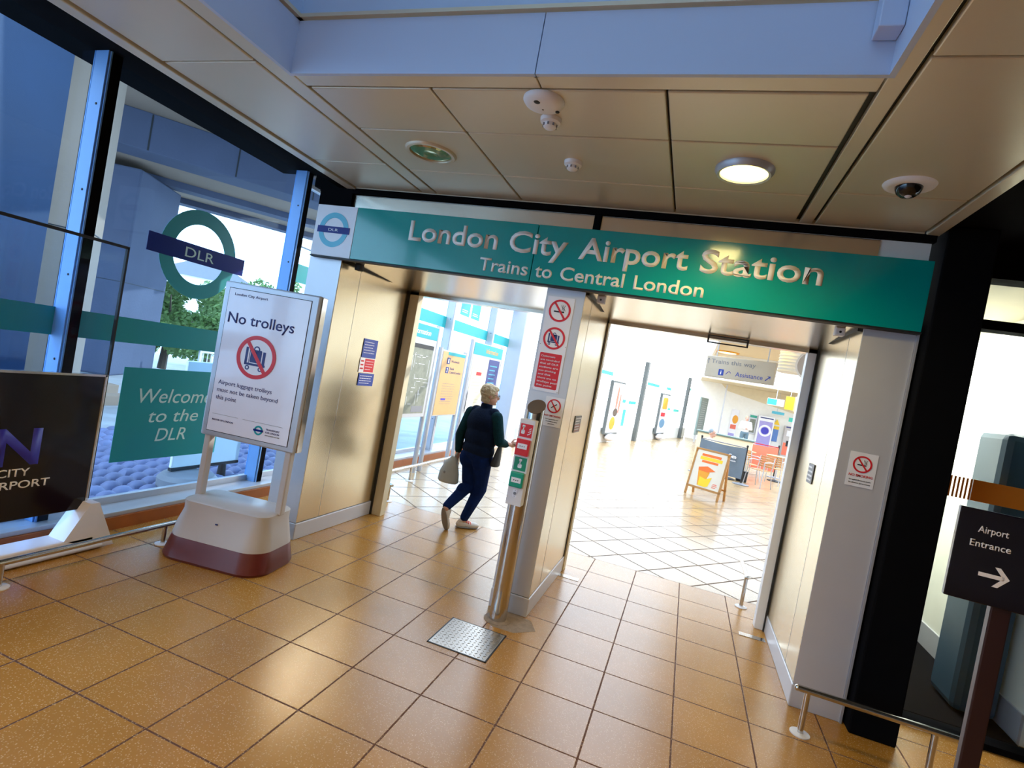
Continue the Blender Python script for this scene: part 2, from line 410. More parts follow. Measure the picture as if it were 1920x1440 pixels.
for (x0, x1, y0, y1) in ((-3.08, -2.26, -4, 4.0), (0.50, 1.25, -4, 4.0), (-2.26, .50, 2.30, 4.0), (-2.26, .50, -4.0, -2.95)):
    b.box(x0, x1, y0, y1, CZ + .031, CZ + .05)
struct(b.put('ceiling', M['dark']), 'dark void above the ceiling panels')
# roof light upstand
b = B()
b.box(-2.21, -0.890, 2.24, 2.262, CZ - .001, 3.362); b.box(-0.885, 0.4615, 2.24, 2.262, CZ - .001, 3.362)
b.box(-2.232, -2.21, -2.9, 2.262, CZ - .001, 3.362); b.box(0.4615, 0.484, -2.9, 2.262, CZ - .001, 3.362); b.box(-2.21, .4615, -2.92, -2.9, CZ - .001, 3.362)
b.box(-2.25, 0.50, 2.285, 2.31, 3.392, 4.3); b.box(-2.275, -2.25, -2.95, 2.31, 3.392, 4.3); b.box(0.50, 0.525, -2.95, 2.31, 3.392, 4.3); b.box(-2.25, .5, -2.97, -2.95, 3.392, 4.3)
struct(b.put('trim_1', M['lav']), 'pale lavender upstand of the roof light')
b = B(); b.box(-.90, -.875, 2.263, 2.27, CZ, 3.362); struct(b.put('trim_1', M['dark']), 'dark joint behind the roof light upstand')
b = B()
b.box(-2.26, 0.51, 2.225, 2.30, 3.372, 3.39); b.box(-2.26, -2.195, -2.95, 2.30, 3.372, 3.39); b.box(0.446, 0.51, -2.95, 2.30, 3.372, 3.39)
struct(b.put('trim_2', M['ceil']), 'beige lip between the two tiers of the roof light')
b = B(); b.box(-2.27, 0.52, -2.96, 2.30, 4.30, 4.33)
rl = struct(b.put('window_1', None), 'frosted roof light above the hall')
m_, n_, bs_ = nt('frosted_rooflight'); bs_.inputs['Base Color'].default_value = (.55, .66, .95, 1); bs_.inputs['Roughness'].default_value = .5
n_.nodes.remove(bs_); tr = n_.nodes.new('ShaderNodeBsdfTranslucent'); tr.inputs[0].default_value = (.27, .32, .36, 1)
n_.links.new(tr.outputs[0], n_.nodes['Material Output'].inputs[0]); rl.data.materials.clear(); rl.data.materials.append(m_)

# black soffits at both sides, walls behind the camera
b = B(); b.box(-4.6, -3.08, -4.0, 4.8, 3.47, 3.6); b.box(-3.16, -3.08, -4, 4.0, CZ - .01, 3.5)
b.box(-3.45, -3.08, 3.98, 4.05, 3.09, 3.5); struct(b.put('trim_3', M['black']), 'black head beam over the window wall')
b = B(); b.box(1.25, 5.0, -4.0, 4.5, CZ + .03, 3.2); b.box(1.25, 5.0, 4.2, 4.36, 2.93, 3.2); struct(b.put('trim_4', M['black']), 'black bulkhead over the right glazing')
b = B(); b.box(-4.6, 5.0, -4.1, -4.0, 0, 3.6); struct(b.put('wall_back', mat('brown_back_wall', (0.50, 0.45, 0.40), .7)), 'wall behind the camera')
b = B(); b.box(4.9, 5.0, -4.0, 4.4, 0, 3.2); struct(b.put('wall_right', M['black']), 'dark wall at the right of the hall')

# ---------------------------------------------------------------- window wall on the left
def mullion(y0, y1, x_out=-4.312, z1=3.50, n=5):
    am = M['alu_sky_tint'] if y0 < 5 else M['alu']
    f = B(); f.box(x_out, -4.172, y0, y0 + .012, .10, z1, .002); o = struct(f.put('window_2', am), 'aluminium window mullion, blue sky light painted on the near ones')
    k = B(); k.box(x_out, -4.165, y0 + .022, y1, .08, z1); k.put('inner_face', M['black'] if y0 < 5 else M['alu'], o)  # near inner faces painted black for their backlit shade
    k = B(); k.box(-4.19, -4.160, y0 + .012, y0 + .022, .1, z1); k.put('bead', am, o)
    s = B()
    for i in range(n):
        z = 3.1 - i * .60; s.lathe([(.0085, 0), (.0085, -.003), (.004, -.005)], (-4.215, y0, z), 'y', 10)
    s.put('screw', M['dark'], o)
    return o
for y in (0.57, 2.62, 4.67, 6.72, 8.77, 10.84): mullion(y, y + .095)
b = B()
for y0, y1 in ((-4, .57), (.665, 2.62), (2.715, 4.67), (4.765, 6.72), (6.815, 8.77), (8.865, 10.84), (10.93, 12.4)):
    b.box(-4.305, -4.297, y0, y1, .14, 3.48)
struct(b.put('window_2', M['glassb']), 'window wall glass')
b = B(); b.box(-4.34, -4.07, -4, 12.4, .10, .135, .004); b.box(-4.33, -4.28, -4, 12.4, .135, .19); struct(b.put('trim_5', M['alu']), 'pale aluminium sill under the window wall')
b = B(); b.box(-4.34, -4.05, -4, 12.4, 0, .10); struct(b.put('baseboard_left', M['kerb']), 'brown skirting under the window wall')
b = B(); b.box(-4.34, -4.26, 4.765, 6.72, 2.72, 2.79); b.box(-4.34, -4.26, 4.765, 6.72, 3.36, 3.40); struct(b.put('trim_6', M['alu']), 'grey transom of the window wall')
b = B(); b.box(-4.34, -4.15, 5.2, 12.4, 3.28, 3.45); struct(b.put('trim_7', M['whitewall']), 'pale head beam of the far window wall')

# glass screen standing in front of the window wall
t = thing('glass_screen', 'frameless glass screen edged by a dark strip in front of the left windows', 'glass screen', (-4.13, 1.6, 0))
b = B(); b.box(-.006, .006, -1.1, 1.33, .14, 2.17); b.put('pane', M['glassc'], t)
b = B(); b.box(-.012, .012, -1.1, 1.345, 2.17, 2.19); b.box(-.012, .012, 1.33, 1.345, .135, 2.18); b.put('edge_strip', M['dark'], t)

# ---------------------------------------------------------------- decals on the glass
t = thing('glass_roundel', 'large teal ring with a navy DLR bar on the left window', 'station roundel', (-4.292, 3.685, 2.303), PI / 2)
roundel(t, 0, 0, .388, .262, .985, .155, 0, M['tealv'], M['navy'], True, M['lettersign'], .085)
t = thing('glass_band', 'teal horizontal strip across the left windows', 'window strip', (-4.292, 0, 1.56), PI / 2)
b = B(); b.box(.665, 2.62, -.002, 0, -.10, .10); b.box(2.715, 4.67, -.002, 0, -.10, .10); b.put('strip', M['tealv'], t)
t = thing('glass_band', 'teal horizontal strip on the windows seen through the left opening', 'window strip', (-4.292, 0, 2.43), PI / 2)
for a_, c_ in ((4.765, 6.72), (6.815, 8.77), (8.865, 10.84), (10.93, 12.3)):
    b = B(); b.box(a_, c_, -.002, 0, -.10, .10); b.put('strip', M['tealv'], t)
for a_, l_ in ((9.28, 'left teal poster high on the windows behind the information boards'), (9.80, 'right teal poster high on the windows behind the information boards')):
    t = thing('window_poster', l_, 'poster', (-4.285, a_, 2.66), PI / 2); b = B(); b.box(0, .42, -.004, 0, 0, .36); b.put('sheet', M['tealv'], t); lines(t, 'fine_print', M['letter'], .06, .36, .05, .12, 2, -.0042)
t = thing('welcome_panel', 'teal panel reading Welcome to the DLR on the left window', 'window sign', (-4.292, 3.18, .475), PI / 2)
b = B(); b.box(0, 1.02, -.002, 0, 0, .79); b.put('panel', M['tealv'], t)
text(t, 'lettering', 'Welcome', M['lettersign'], .155, .885, .495, .125, shear=.18)
text(t, 'lettering', 'to the', M['lettersign'], .275, .765, .325, .115, shear=.18)
text(t, 'lettering', 'DLR', M['lettersign'], .365, .665, .155, .115, shear=.18)

# ---------------------------------------------------------------- steel portal
def pillar(name, x0, x1, label, frame=None, side=None):
    t = thing(name, label, 'steel pillar', ((x0 + x1) / 2, 3.95, 0)); w = (x1 - x0) / 2
    b = B(); b.box(-w, w, 0.004, 1.20, .15, 2.55, .004); b.put('cladding', M['steel'], t)
    b = B(); b.box(-w, w, -.002, .003, .15, 2.48, .001); lab(b.put('front_panel', M['steel_cool'], t), 'satin grey front face')
    b = B(); b.box(-w - .006, w + .006, -.006, 1.205, 0, .145, .006); lab(b.put('plinth', M['steel_cool'], t), 'kick plate at the foot')
    b = B(); b.box(-w - .001, w + .001, .30, .303, .15, 2.47); b.put('panel_joint', M['steel_cool'], t)
    if frame:
        b = B(); b.box(frame[0], frame[1], 1.20, 1.30, .0, 2.50, .004); b.put('door_frame', M['white'] if x0 > 0 else M['ceil_far'], t)
        b = B(); b.box(frame[2], frame[3], 1.175, 1.20, 0, 2.45); b.put('door_channel', M['dark'], t)
    return t
pl = pillar('portal_pillar', -3.34, -3.01, 'brushed steel pillar at the left end of the portal, beside the window wall', (.02, .29, .150, .185))
pc = pillar('portal_pillar', -1.15, -.855, 'brushed steel pillar dividing the two openings, carrying no smoking signs', (-.155, .165, .144, .152))
pr = pillar('portal_pillar', .95, 1.235, 'brushed steel pillar at the right end of the portal, next to the black column', (-.225, .12, -.158, -.1435))
b = B(); b.box(1.237, 1.25, 3.935, 5.1, 0, 2.47); b.put('edge_bead', M['alu']).parent = None
bpy.data.objects['edge_bead'].name = 'pillar_edge_bead'; tag(bpy.data.objects['pillar_edge_bead'], 'thin pale bead up the right side of the right steel pillar', 'edge strip')

t = thing('portal_header', 'brushed steel header box spanning over both openings', 'portal header', (-1.05, 3.95, 2.48))
b = B(); b.poly([(-1.96, .02, 0), (-1.96, 1.2, -.045), (-1.96, 1.2, .56), (-1.96, .02, .56)], (3.96, 0, 0)); b.put('soffit', M['steel_h'], t)
b = B(); b.box(-1.96, 2.0, 1.2, 1.32, -.075, .6); lab(b.put('rear_fascia', M['steel_h'], t), 'brown shaded rear fascia')
for x_ in (-1.96, .19, 1.975):
    b = B(); b.box(x_, x_ + .025, .03, 1.2, -.03, -.005); b.put('edge_channel', M['dark'], t)
b = B(); b.box(-1.99, -.19, .03, .05, .42, .565); b.box(.20, 2.28, .03, .05, .42, .565); b.box(-.19, .16, .03, .05, .42, .565)
lab(b.put('clerestory_brightness_strip', M['whitewall'], t), 'white strip painted for bright glazing above the green sign')  # white colour stands in for brightness behind clerestory glazing
b = B(); b.box(-2.3, 2.29, -.01, .06, .565, .61); b.box(.155, .205, -.005, .05, .42, .58); b.box(-2.29, -1.96, -.012, .045, .43, .61); b.put('head_rail', M['black'], t)
for x in (-1.88, .29, 1.90):
    s = thing('door_sensor', ['small dark door sensor under the left end of the header', 'small pale door sensor just right of the central pillar', 'small pale door sensor at the right end of the header'][[-1.88, .29, 1.90].index(x)], 'door sensor', (-1.05 + x, 4.10, 2.44))
    b = B(); b.box(-.03, .03, -.03, .03, -.02, .036, .008); b.put('housing', M['offwhite'] if x > 0 else M['dark'], s)
    b = B(); b.lathe([(.008, -.032), (.008, -.029)], (0, 0, .005), 'y', 12); b.put('lens', M['ink'], s)
s = thing('door_operator', 'black bracket of the sliding door above the right opening', 'door bracket', (.22, 5.10, 2.40))
b = B(); b.box(-.17, .17, -.02, 0, .02, .03); b.box(-.17, -.155, -.02, 0, -.03, .02); b.box(.155, .17, -.02, 0, -.03, .02); b.box(-.17, .17, -.02, 0, -.04, -.03); b.put('frame', M['ink'], s)

# ---------------------------------------------------------------- the station sign
t = thing('station_sign', 'long teal fascia sign reading London City Airport Station', 'station sign', (0, 3.90, 0))
b = B(); b.box(-2.885, -1.287, -.02, .05, 2.478, 2.912, .003); b.box(-1.281, 1.235, -.02, .05, 2.478, 2.912, .003); b.put('sign_face', M['teal'], t)
b = B(); b.box(-3.29, -2.887, -.02, .05, 2.478, 2.912, .003); lab(b.put('end_panel', M['paperw'], t), 'white end panel with the roundel')
b = B(); b.box(-3.30, 1.24, -.012, .06, 2.466, 2.478); b.put('lower_edge', M['dark'], t)
roundel(t, -3.093, 2.703, .148, .102, .325, .056, -.0202, M['ltblue'], M['navy'], True, M['paperw'], .022)
SF = dict(m=M['letter'], y=-.0205, bold=.02)
text(t, 'lettering', 'London', x0=-2.362, x1=-1.587, z0=2.692, cap=.156, **SF)
text(t, 'lettering', 'City', x0=-1.492, x1=-1.035, z0=2.692, cap=.156, **SF)
text(t, 'lettering', 'Airport', x0=-.945, x1=-.178, z0=2.692, cap=.156, **SF)
text(t, 'lettering', 'Station', x0=-.098, x1=.655, z0=2.692, cap=.156, **SF)
SF['bold'] = .014
text(t, 'lettering', 'Trains', x0=-1.706, x1=-1.308, z0=2.521, cap=.098, **SF)
text(t, 'lettering', 'to', x0=-1.250, x1=-1.118, z0=2.521, cap=.098, **SF)
text(t, 'lettering', 'Central', x0=-1.055, x1=-.585, z0=2.521, cap=.098, **SF)
text(t, 'lettering', 'London', x0=-.516, x1=-.042, z0=2.521, cap=.098, **SF)

# ---------------------------------------------------------------- black column, right glazing
t = thing('black_column', 'tall matt black column right of the portal', 'column', (1.42, 4.15, 0))
b = B(); b.box(-.155, .10, -.30, .20, 0, 3.12, .01); b.put('shaft', M['black'], t)
b = B(); b.box(1.50, 1.535, 4.22, 4.30, 0, 2.95); mm = struct(b.put('window_3', M['alu']), 'grey mullion of the right glazing')
s = B()
for k in range(4): s.lathe([(.006, 0), (.006, -.003)], (1.518, 4.219, .9 + k * .42), 'y', 8)
s.put('screw', M['dark'], mm)
b = B(); b.box(1.535, 4.9, 4.22, 4.34, 2.61, 2.67); b.box(1.50, 4.9, 4.22, 4.34, 0, .04); b.box(2.45, 2.53, 4.22, 4.34, 0, 2.95); struct(b.put('window_3', M['black']), 'black transom of the right glazing')
b = B(); b.box(1.535, 4.9, 4.27, 4.278, .04, 2.93); struct(b.put('window_3', M['glassc']), 'glass of the right glazing')
t = thing('glass_manifestation', 'orange striped vinyl strip on the right glazing', 'window strip', (1.56, 4.262, 1.515))
b = B(); b.box(.24, .62, -.002, 0, 0, .135)
for k in range(11): b.box(.005 + k * .022, .016 + k * .022, -.002, 0, 0, .135)
b.put('stripes', M['striped'], t)
t = thing('door_lock_box', 'small grey lock box on the mullion of the right glazing', 'lock box', (1.60, 4.25, 2.02))
b = B(); b.box(-.045, .045, -.02, .018, 0, .07, .004); b.put('case', M['alu'], t)
# lit lobby behind the right glazing
b = B(); b.box(2.40, 2.5, 4.45, 7.0, 0, 2.95); b.box(1.3, 2.4, 6.9, 7.0, 0, 2.95); struct(b.put('wall_lobby', mat('lobby_wall', (.74, .74, .64), .35, coat=.3)), 'pale wall of the lobby behind the right glazing')
b = B(); b.box(2.385, 2.40, 4.45, 6.9, 0, .20); struct(b.put('baseboard_lobby', M['alu']), 'pale skirting of the lobby wall')
b = B(); b.box(1.3, 2.5, 4.4, 7.0, 2.95, 3.0); struct(b.put('ceiling', M['ceil_far']), 'lobby ceiling')
b = B(); b.box(1.35, 2.38, 4.42, 6.88, 0, .012, .003); tag(b.put('lobby_dark_sheet', M['black']), 'black sheet standing in for vignette darkness on the lobby floor behind the right glazing', 'dark sheet')  # black sheet stands in for vignette darkness at the lower right
b = B(); b.box(2.10, 2.37, 4.65, 5.05, .012, 2.0, .05); tag(b.put('lobby_cabinet', mat('slate_cabinet', (.04, .09, .14), .3)), 'slate blue cabinet in the lobby behind the right glazing', 'cabinet')
la = bpy.data.lights.new('lobby_lamp', 'AREA'); la.energy = 90; la.size = .6; la.color = (1, .97, .86); lo = bpy.data.objects.new('lobby_lamp', la); COL.objects.link(lo); lo.location = (1.85, 5.9, 2.90)
b = B(); b.box(1.55, 2.15, 5.6, 6.2, 2.915, 2.95); tag(b.put('lobby_ceiling_light', emit('lobby_diffuser', (1, .97, .88), 3.0)), 'square ceiling light of the lobby behind the right glazing', 'ceiling light')

# ---------------------------------------------------------------- hall beyond the portal
b = B(); b.box(.35, 10.0, 5.3, 13.6, 3.10, 3.16); b.box(.35, 10.0, 26.5, 30.1, 3.10, 3.16); struct(b.put('ceiling', M['ceil_far']), 'cream ceiling of the far hall')
b = B(); b.box(.35, 10, 13.6, 13.7, 2.97, 3.5); b.box(.30, .35, 5.3, 13.7, 3.0, 3.5); b.box(-4.3, .35, 5.17, 5.27, 3.06, 3.5); struct(b.put('trim_8', M['whitewall']), 'white fascia of the far roof light')
b = B()
for k in range(9): b.box(-4.3, .35 if k < 3 else 10, 7.97 + k * 2.4, 8.03 + k * 2.4, 3.5, 3.58)
struct(b.put('trim_9', M['whitewall']), 'white glazing bars of the glass roof')
b = B(); b.box(-4.3, 10, 5.27, 30, 3.585, 3.59); struct(b.put('window_5', glass('roof_glass', (.90, .92, .94), refl=.03)), 'glass roof of the far hall')
b = B(); b.box(-4.3, 4.95, 4.0, 5.25, 3.5, 3.56); struct(b.put('ceiling', M['dark']), 'dark roof above the portal header')
b = B(); b.box(.1, 10, 30, 30.1, 0, 3.5); struct(b.put('wall_far', M['whitewall']), 'white end wall of the far hall')
b = B(); b.poly([(1.75, 29.98, 2.78), (6.2, 29.98, 2.0), (6.2, 29.98, 3.1), (1.4, 29.98, 3.1)], (0, .02, 0)); struct(b.put('trim_10', M['ceil_far']), 'cream bulkhead over the ticket machines')
b = B(); b.box(9.9, 10.0, 5.3, 30, 0, 3.5); struct(b.put('wall_hall', M['whitewall']), 'far right wall of the hall')
b = B(); b.box(1.25, 1.3, 5.15, 7.0, 0, 3.2); struct(b.put('wall_side', M['whitewall']), 'white wall behind the right pillar')
# diagonal glazed wall
P0 = Vector((-3.7, 12.4, 0)); dv = Vector((3.7, 17.1, 0)).normalized(); AB = math.atan2(dv.y, dv.x)
LB = 17.75
b = B(); b.box(0, LB, 0, .08, 0, .5); o = struct(b.put('wall_diagonal', M['whitewall'], loc=P0), 'low white wall under the diagonal glazing'); o.rotation_euler[2] = AB
b = B(); b.box(0, LB, -.02, .08, 3.05, 3.3); o = struct(b.put('trim_11', M['whitewall'], loc=P0), 'white head of the diagonal glazing'); o.rotation_euler[2] = AB
b = B(); b.box(0, LB, .05, .058, .5, 3.05); o = struct(b.put('window_4', M['glassf'], loc=P0), 'diagonal glazing'); o.rotation_euler[2] = AB
for s_, w_ in ((1.9, .10), (9.05, .20), (16.45, .20)):
    q = P0 + dv * s_
    b = B(); b.box(-w_ / 2, w_ / 2, -.14, .0, 0, 3.05, .01); o = tag(b.put('window_post', M['postgrey'], loc=q), {1.9: 'slim grey post of the diagonal glazing nearest the corner', 9.05: 'grey post between the two advert panels of the far glazing', 16.45: 'grey post of the far glazing right of both advert panels'}[s_], 'window post'); o.rotation_euler[2] = AB
t = thing('glazing_vinyl', 'aqua bands on the far diagonal glazing, broken up where glare hides them', 'window strip', P0, AB)
for (a, c, z) in ((4.7, 5.8, 2.29), (9.85, 11.6, 2.27), (12.8, 13.6, 2.27), (16.9, 17.6, 2.50), (6.7, 7.6, 1.45), (7.95, 8.8, 1.43), (13.0, 14.1, 1.36), (14.7, 15.8, 1.33), (.3, 1.5, 2.27), (.3, 1.5, 1.45)):  # bands cut into pieces to imitate overexposure washing them out
    b = B(); b.box(a, c, .04, .044, z - .06, z + .06); b.put('strip', M['aqua'], t)
b = B(); b.box(7.5, 7.8, .04, .044, .55, 1.15); b.put('strip', M['aqua'], t)
b = B(); b.box(-4.32, -3.95, 12.3, 12.48, 0, 3.25, .02); tag(b.put('corner_post', M['alu']), 'thick grey post seen through the left opening where the window wall turns', 'post')
# ================================================================== OUTSIDE THE LEFT WINDOWS
b = B(); b.box(-90, -4.34, -20, 60, -.12, -.04); struct(b.put('ground', mat('asphalt', (.42, .42, .43), .85, 0, .2, 2))) ['label'] = 'paved ground outside the windows'
# cobbles
b = B(); rng = random.Random(3)
tmpl = []
for i in range(4):
    for j in range(8):
        pass
def lump(cx, cy, rx, ry, h):
    bm = b.bm; n = 8; prev = None; top = bm.verts.new((cx, cy, h - .04))
    ringsv = []
    for k, (f_, hh) in enumerate(((1, 0), (.86, .55), (.5, .92))):
        ringsv.append([bm.verts.new((cx + rx * f_ * math.copysign(abs(math.cos(2 * PI * i / n)) ** .75, math.cos(2 * PI * i / n)), cy + ry * f_ * math.copysign(abs(math.sin(2 * PI * i / n)) ** .75, math.sin(2 * PI * i / n)), h * hh - .04)) for i in range(n)])
    for a_, c_ in zip(ringsv, ringsv[1:]):
        for i in range(n): bm.faces.new((a_[i], a_[(i + 1) % n], c_[(i + 1) % n], c_[i]))
    for i in range(n): bm.faces.new((ringsv[-1][i], ringsv[-1][(i + 1) % n], top))
yy = 2.6; row = 0
while yy < 8.4:
    xx = -7.4 + (row % 2) * .082
    while xx < -4.42:
        lump(xx, yy, .078, .098, .075 + rng.random() * .012); xx += .165
    yy += .205; row += 1
tag(b.put('cobbles', M['cobble'], None, True), 'blue grey rounded cobbles outside the left windows', 'cobbles', kind='stuff')
# viaduct along the diagonal
VA = math.atan2(.745, .67)
t = thing('viaduct', 'concrete railway viaduct deck passing outside the left windows', 'viaduct', (-12.2, 8.0, 0), VA)
b = B(); b.box(-14, 6.5, 0.0, .9, 5.0, 5.81, .02); b.put('edge_girder', M['concrete'], t)
for k in range(-7, 4):
    b = B(); b.box(k * 1.7 + .6, k * 1.7 + .63, -.008, .0, 5.02, 5.79); b.put('girder_joint', M['dark'], t)
b = B(); b.box(-14, 6.5, .9, 5.9, 5.02, 5.5); b.put('deck_soffit', M['concrete_l'], t)
for y_ in (2.4, 4.6):
    b = B(); b.box(-14, 6.5, y_, y_ + .5, 4.86, 5.03); b.put('rib', M['concrete'], t)
b = B(); b.box(-14, 6.5, -6.0, 0.9, 5.81, 6.2, .02); b.put('overhang_slab', M['concrete_l'], t)
def pier(name, label, x, y, w, d, h, m, rz=VA):
    t = thing(name, label, 'concrete pier', (x, y, 0), rz)
    b = B(); b.box(-w / 2, w / 2, -d / 2, d / 2, -.04, h, .04); b.put('shaft', m, t)
    b = B(); b.box(-w / 2 - .01, w / 2 + .01, -d / 2 - .01, d / 2 + .01, h * .45, h * .45 + .012); b.put('joint', M['dark'], t)
    b = B(); b.box(-.02, .0, -d / 2 - .005, -d / 2, -.04, h); b.put('joint', M['dark'], t)
pier('viaduct_pier', 'broad grey viaduct pier left of the station roundel', -14.1, 9.65, 1.8, 2.1, 4.84, M['concrete'], VA - .35)
pier('viaduct_pier', 'pale concrete pier beside the navy hoarding at the far left', -8.60, 5.33, .55, .8, 5.79, M['concrete_l'])
b = B(); b.box(-.1, .1, -1.5, -.1, -.04, 5.6); tag(b.put('hoarding', M['navywall'], loc=(-8.05, 4.72, 0)), 'tall navy hoarding outside the far left window', 'hoarding')
for x, y, l in ((-10.6, 8.1, 'far concrete kerb step outside, left of the welcome panel'), (-9.4, 7.6, 'near concrete kerb step outside, left of the welcome panel')):
    b = B(); b.box(-.15, .15, -2.6, .8, -.04, .13, .01); tag(b.put('kerb_step', M['concrete_l'], loc=(x, y - 1.2, 0)), l, 'kerb')
t = thing('white_railing', 'white railing beyond the pier, outside the windows', 'railing', (-12.6, 11.3, 0), math.radians(80))
b = B()
for k in range(60): b.tube([(k * .12, 0, 0), (k * .12, 0, .75)], .012, 6)
b.put('baluster', M['white'], t)['kind'] = 'stuff'
b = B(); b.box(0, 7.1, -.025, .025, .75, .80); b.box(0, 7.1, -.02, .02, .08, .12); b.put('rail', M['white'], t)
for k in range(0, 5):
    b = B(); b.box(k * 1.75, k * 1.75 + .07, -.035, .035, 0, .92); b.put('post', M['white'], t)
def tree(label, x, y, h, rx, n, seed):
    rg = random.Random(seed); t = thing('tree', label, 'tree', (x, y, 0))
    b = B(); b.tube([(0, 0, 0), (.05, 0, h * .35), (0, .05, h * .6)], [.12, .09, .05], 8)
    for k in range(6):
        a = k * 1.1; b.tube([(0, 0, h * (.3 + .05 * k)), (math.cos(a) * rx * .6, math.sin(a) * rx * .6, h * (.5 + .06 * k))], [.04, .015], 6)
    b.put('trunk', M['bark'], t)
    b = B(); bm = b.bm
    cl = [(rg.uniform(-.7, .7) * rx, rg.uniform(-.7, .7) * rx, h * rg.uniform(.25, .88)) for _ in range(22)]
    for i in range(n):
        c = rg.choice(cl); d = Vector((rg.gauss(0, 1), rg.gauss(0, 1), rg.gauss(0, 1))).normalized() * rx * .38 * rg.random() ** .4
        p = Vector(c) + d; s_ = rg.uniform(.05, .11); e1 = Vector((rg.gauss(0, 1), rg.gauss(0, 1), rg.gauss(0, 1))).normalized(); e2 = e1.orthogonal().normalized()
        q = [bm.verts.new(p + e1 * s_), bm.verts.new(p + e2 * s_ * .5), bm.verts.new(p - e1 * s_), bm.verts.new(p - e2 * s_ * .5)]; bm.faces.new(q)
    me = b.mesh('foliage'); o = link('foliage', me, M['leaf'], t)
for i, (x, y, h, rx, l) in enumerate(((-14.6, 11.9, 2.7, 1.0, 'leafy green tree right beside the sunlit pier'), (-15.6, 14.3, 3.0, 1.05, 'leafy green tree just under the station roundel'), (-16.4, 17.4, 4.0, 1.2, 'leafy green tree behind the top corner of the No trolleys sign'))): tree(l, x, y, h, rx, 5200, 11 + i)
t = thing('house', 'small pale house with a grey roof seen through the station roundel', 'house', (-34, 30.5, 0), math.radians(40))
b = B(); b.box(-3, 3, -2, 2, 0, 4.2); b.put('wall', M['whitewall'], t); b = B(); b.poly([(-3.2, -2.2, 4.2), (3.2, -2.2, 4.2), (0, -2.2, 5.8)], (0, 4.4, 0)); b.put('roof', M['greyink'], t)
# ================================================================== CEILING FITTINGS
def ceil_thing(name, label, cat, x, y): return thing(name, label, cat, (x, y, CZ))
t = ceil_thing('ceiling_light', 'round ceiling light glowing warm yellow above the word Station', 'ceiling light', .054, 3.131)
b = B(); b.lathe([(.122, -.004), (.124, -.030), (.138, -.034), (.152, -.012), (.152, .0), (.122, .0)], seg=40); b.put('rim', M['alu'], t, True)
b = B(); b.lathe([(.001, -.030), (.07, -.029), (.121, -.020), (.121, -.012), (.001, -.012)], seg=40); b.put('diffuser', M['lamp_warm'], t, True)
la = bpy.data.lights.new('warm_lamp', 'SPOT'); la.energy = 95; la.color = (1.0, .78, .30); la.shadow_soft_size = .11; la.spot_size = math.radians(165); la.spot_blend = .6
lo = bpy.data.objects.new('warm_lamp', la); COL.objects.link(lo); lo.location = (.054, 3.131, CZ - .045)
t = ceil_thing('ceiling_light', 'round unlit ceiling light with golden faceted glass, left of the detectors', 'ceiling light', -1.852, 3.128)
b = B(); b.lathe([(.135, 0), (.138, -.012), (.158, -.014), (.168, -.002), (.168, 0)], seg=40); b.put('rim', M['ceil'], t, True)
b = B(); b.lathe([(.001, -.004), (.05, -.010), (.1, -.009), (.134, -.004), (.134, 0), (.001, 0)], seg=24); b.put('lens', M['lamp_off'], t, False)
for (x, y, l) in ((-2.66, .05, 'added unseen warm ceiling light left of the roof light, nearer the portal'), (.86, .05, 'added unseen warm ceiling light right of the roof light, nearer the portal'), (-2.66, -1.85, 'added unseen warm ceiling light left of the roof light, farther back'), (.86, -1.85, 'added unseen warm ceiling light right of the roof light, farther back')):  # unseen lamps added to warm the floor and steel
    q = ceil_thing('ceiling_light', l, 'ceiling light', x, y)  # added unseen lamp that warms the floor and steel
    b = B(); b.lathe([(.122, -.004), (.124, -.030), (.138, -.034), (.152, -.012), (.152, .0), (.122, .0)], seg=40); b.put('rim', M['alu'], q, True)
    b = B(); b.lathe([(.001, -.030), (.07, -.029), (.121, -.020), (.121, -.012), (.001, -.012)], seg=40); b.put('diffuser', M['lamp_warm'], q, True)
    la = bpy.data.lights.new('warm_lamp', 'SPOT'); la.energy = 150 if x < 0 else 90; la.color = (1.0, .62, .16); la.shadow_soft_size = .11; la.spot_size = math.radians(165); la.spot_blend = .6
    lo = bpy.data.objects.new('warm_lamp', la); COL.objects.link(lo); lo.location = (x, y, CZ - .045)
t = ceil_thing('ceiling_speaker', 'round white ceiling detector base with dark spots, beside a small detector', 'detector', -.904, 2.462)
b = B(); b.lathe([(.001, -.035), (.06, -.034), (.088, -.024), (.10, -.008), (.10, 0), (.001, 0)], seg=32); b.put('body', M['white'], t, True)
for a, rr, rs in ((.6, .075, .011), (-1.9, .05, .017), (1.8, .02, .006)):
    b = B(); b.ball((rr * math.cos(a), rr * math.sin(a), -.033), (rs, rs, .004), seg=10); b.put('port', M['ink'], t)
def detector(label, x, y):
    t = ceil_thing('smoke_detector', label, 'smoke detector', x, y)
    b = B(); b.lathe([(.001, -.052), (.025, -.050), (.034, -.042), (.036, -.026), (.052, -.020), (.055, 0), (.001, 0)], seg=28); b.put('body', M['white'], t, True)
    b = B()
    for k in range(8):
        a = k * PI / 4; b.box(.0345 * math.cos(a) - .004, .0345 * math.cos(a) + .004, .0345 * math.sin(a) - .004, .0345 * math.sin(a) + .004, -.042, -.030)
    b.put('vent', M['greyink'], t); return t
detector('small white smoke detector touching the larger round detector', -.914, 2.64)
detector('small white smoke detector alone in the middle of a ceiling panel', -.905, 3.157)
t = ceil_thing('dome_camera', 'dark dome security camera in a white ceiling ring at the right', 'security camera', .846, 3.212)
b = B(); b.lathe([(.062, -.014), (.09, -.018), (.112, -.010), (.118, 0), (.062, 0)], seg=36); b.put('ring', M['white'], t, True)
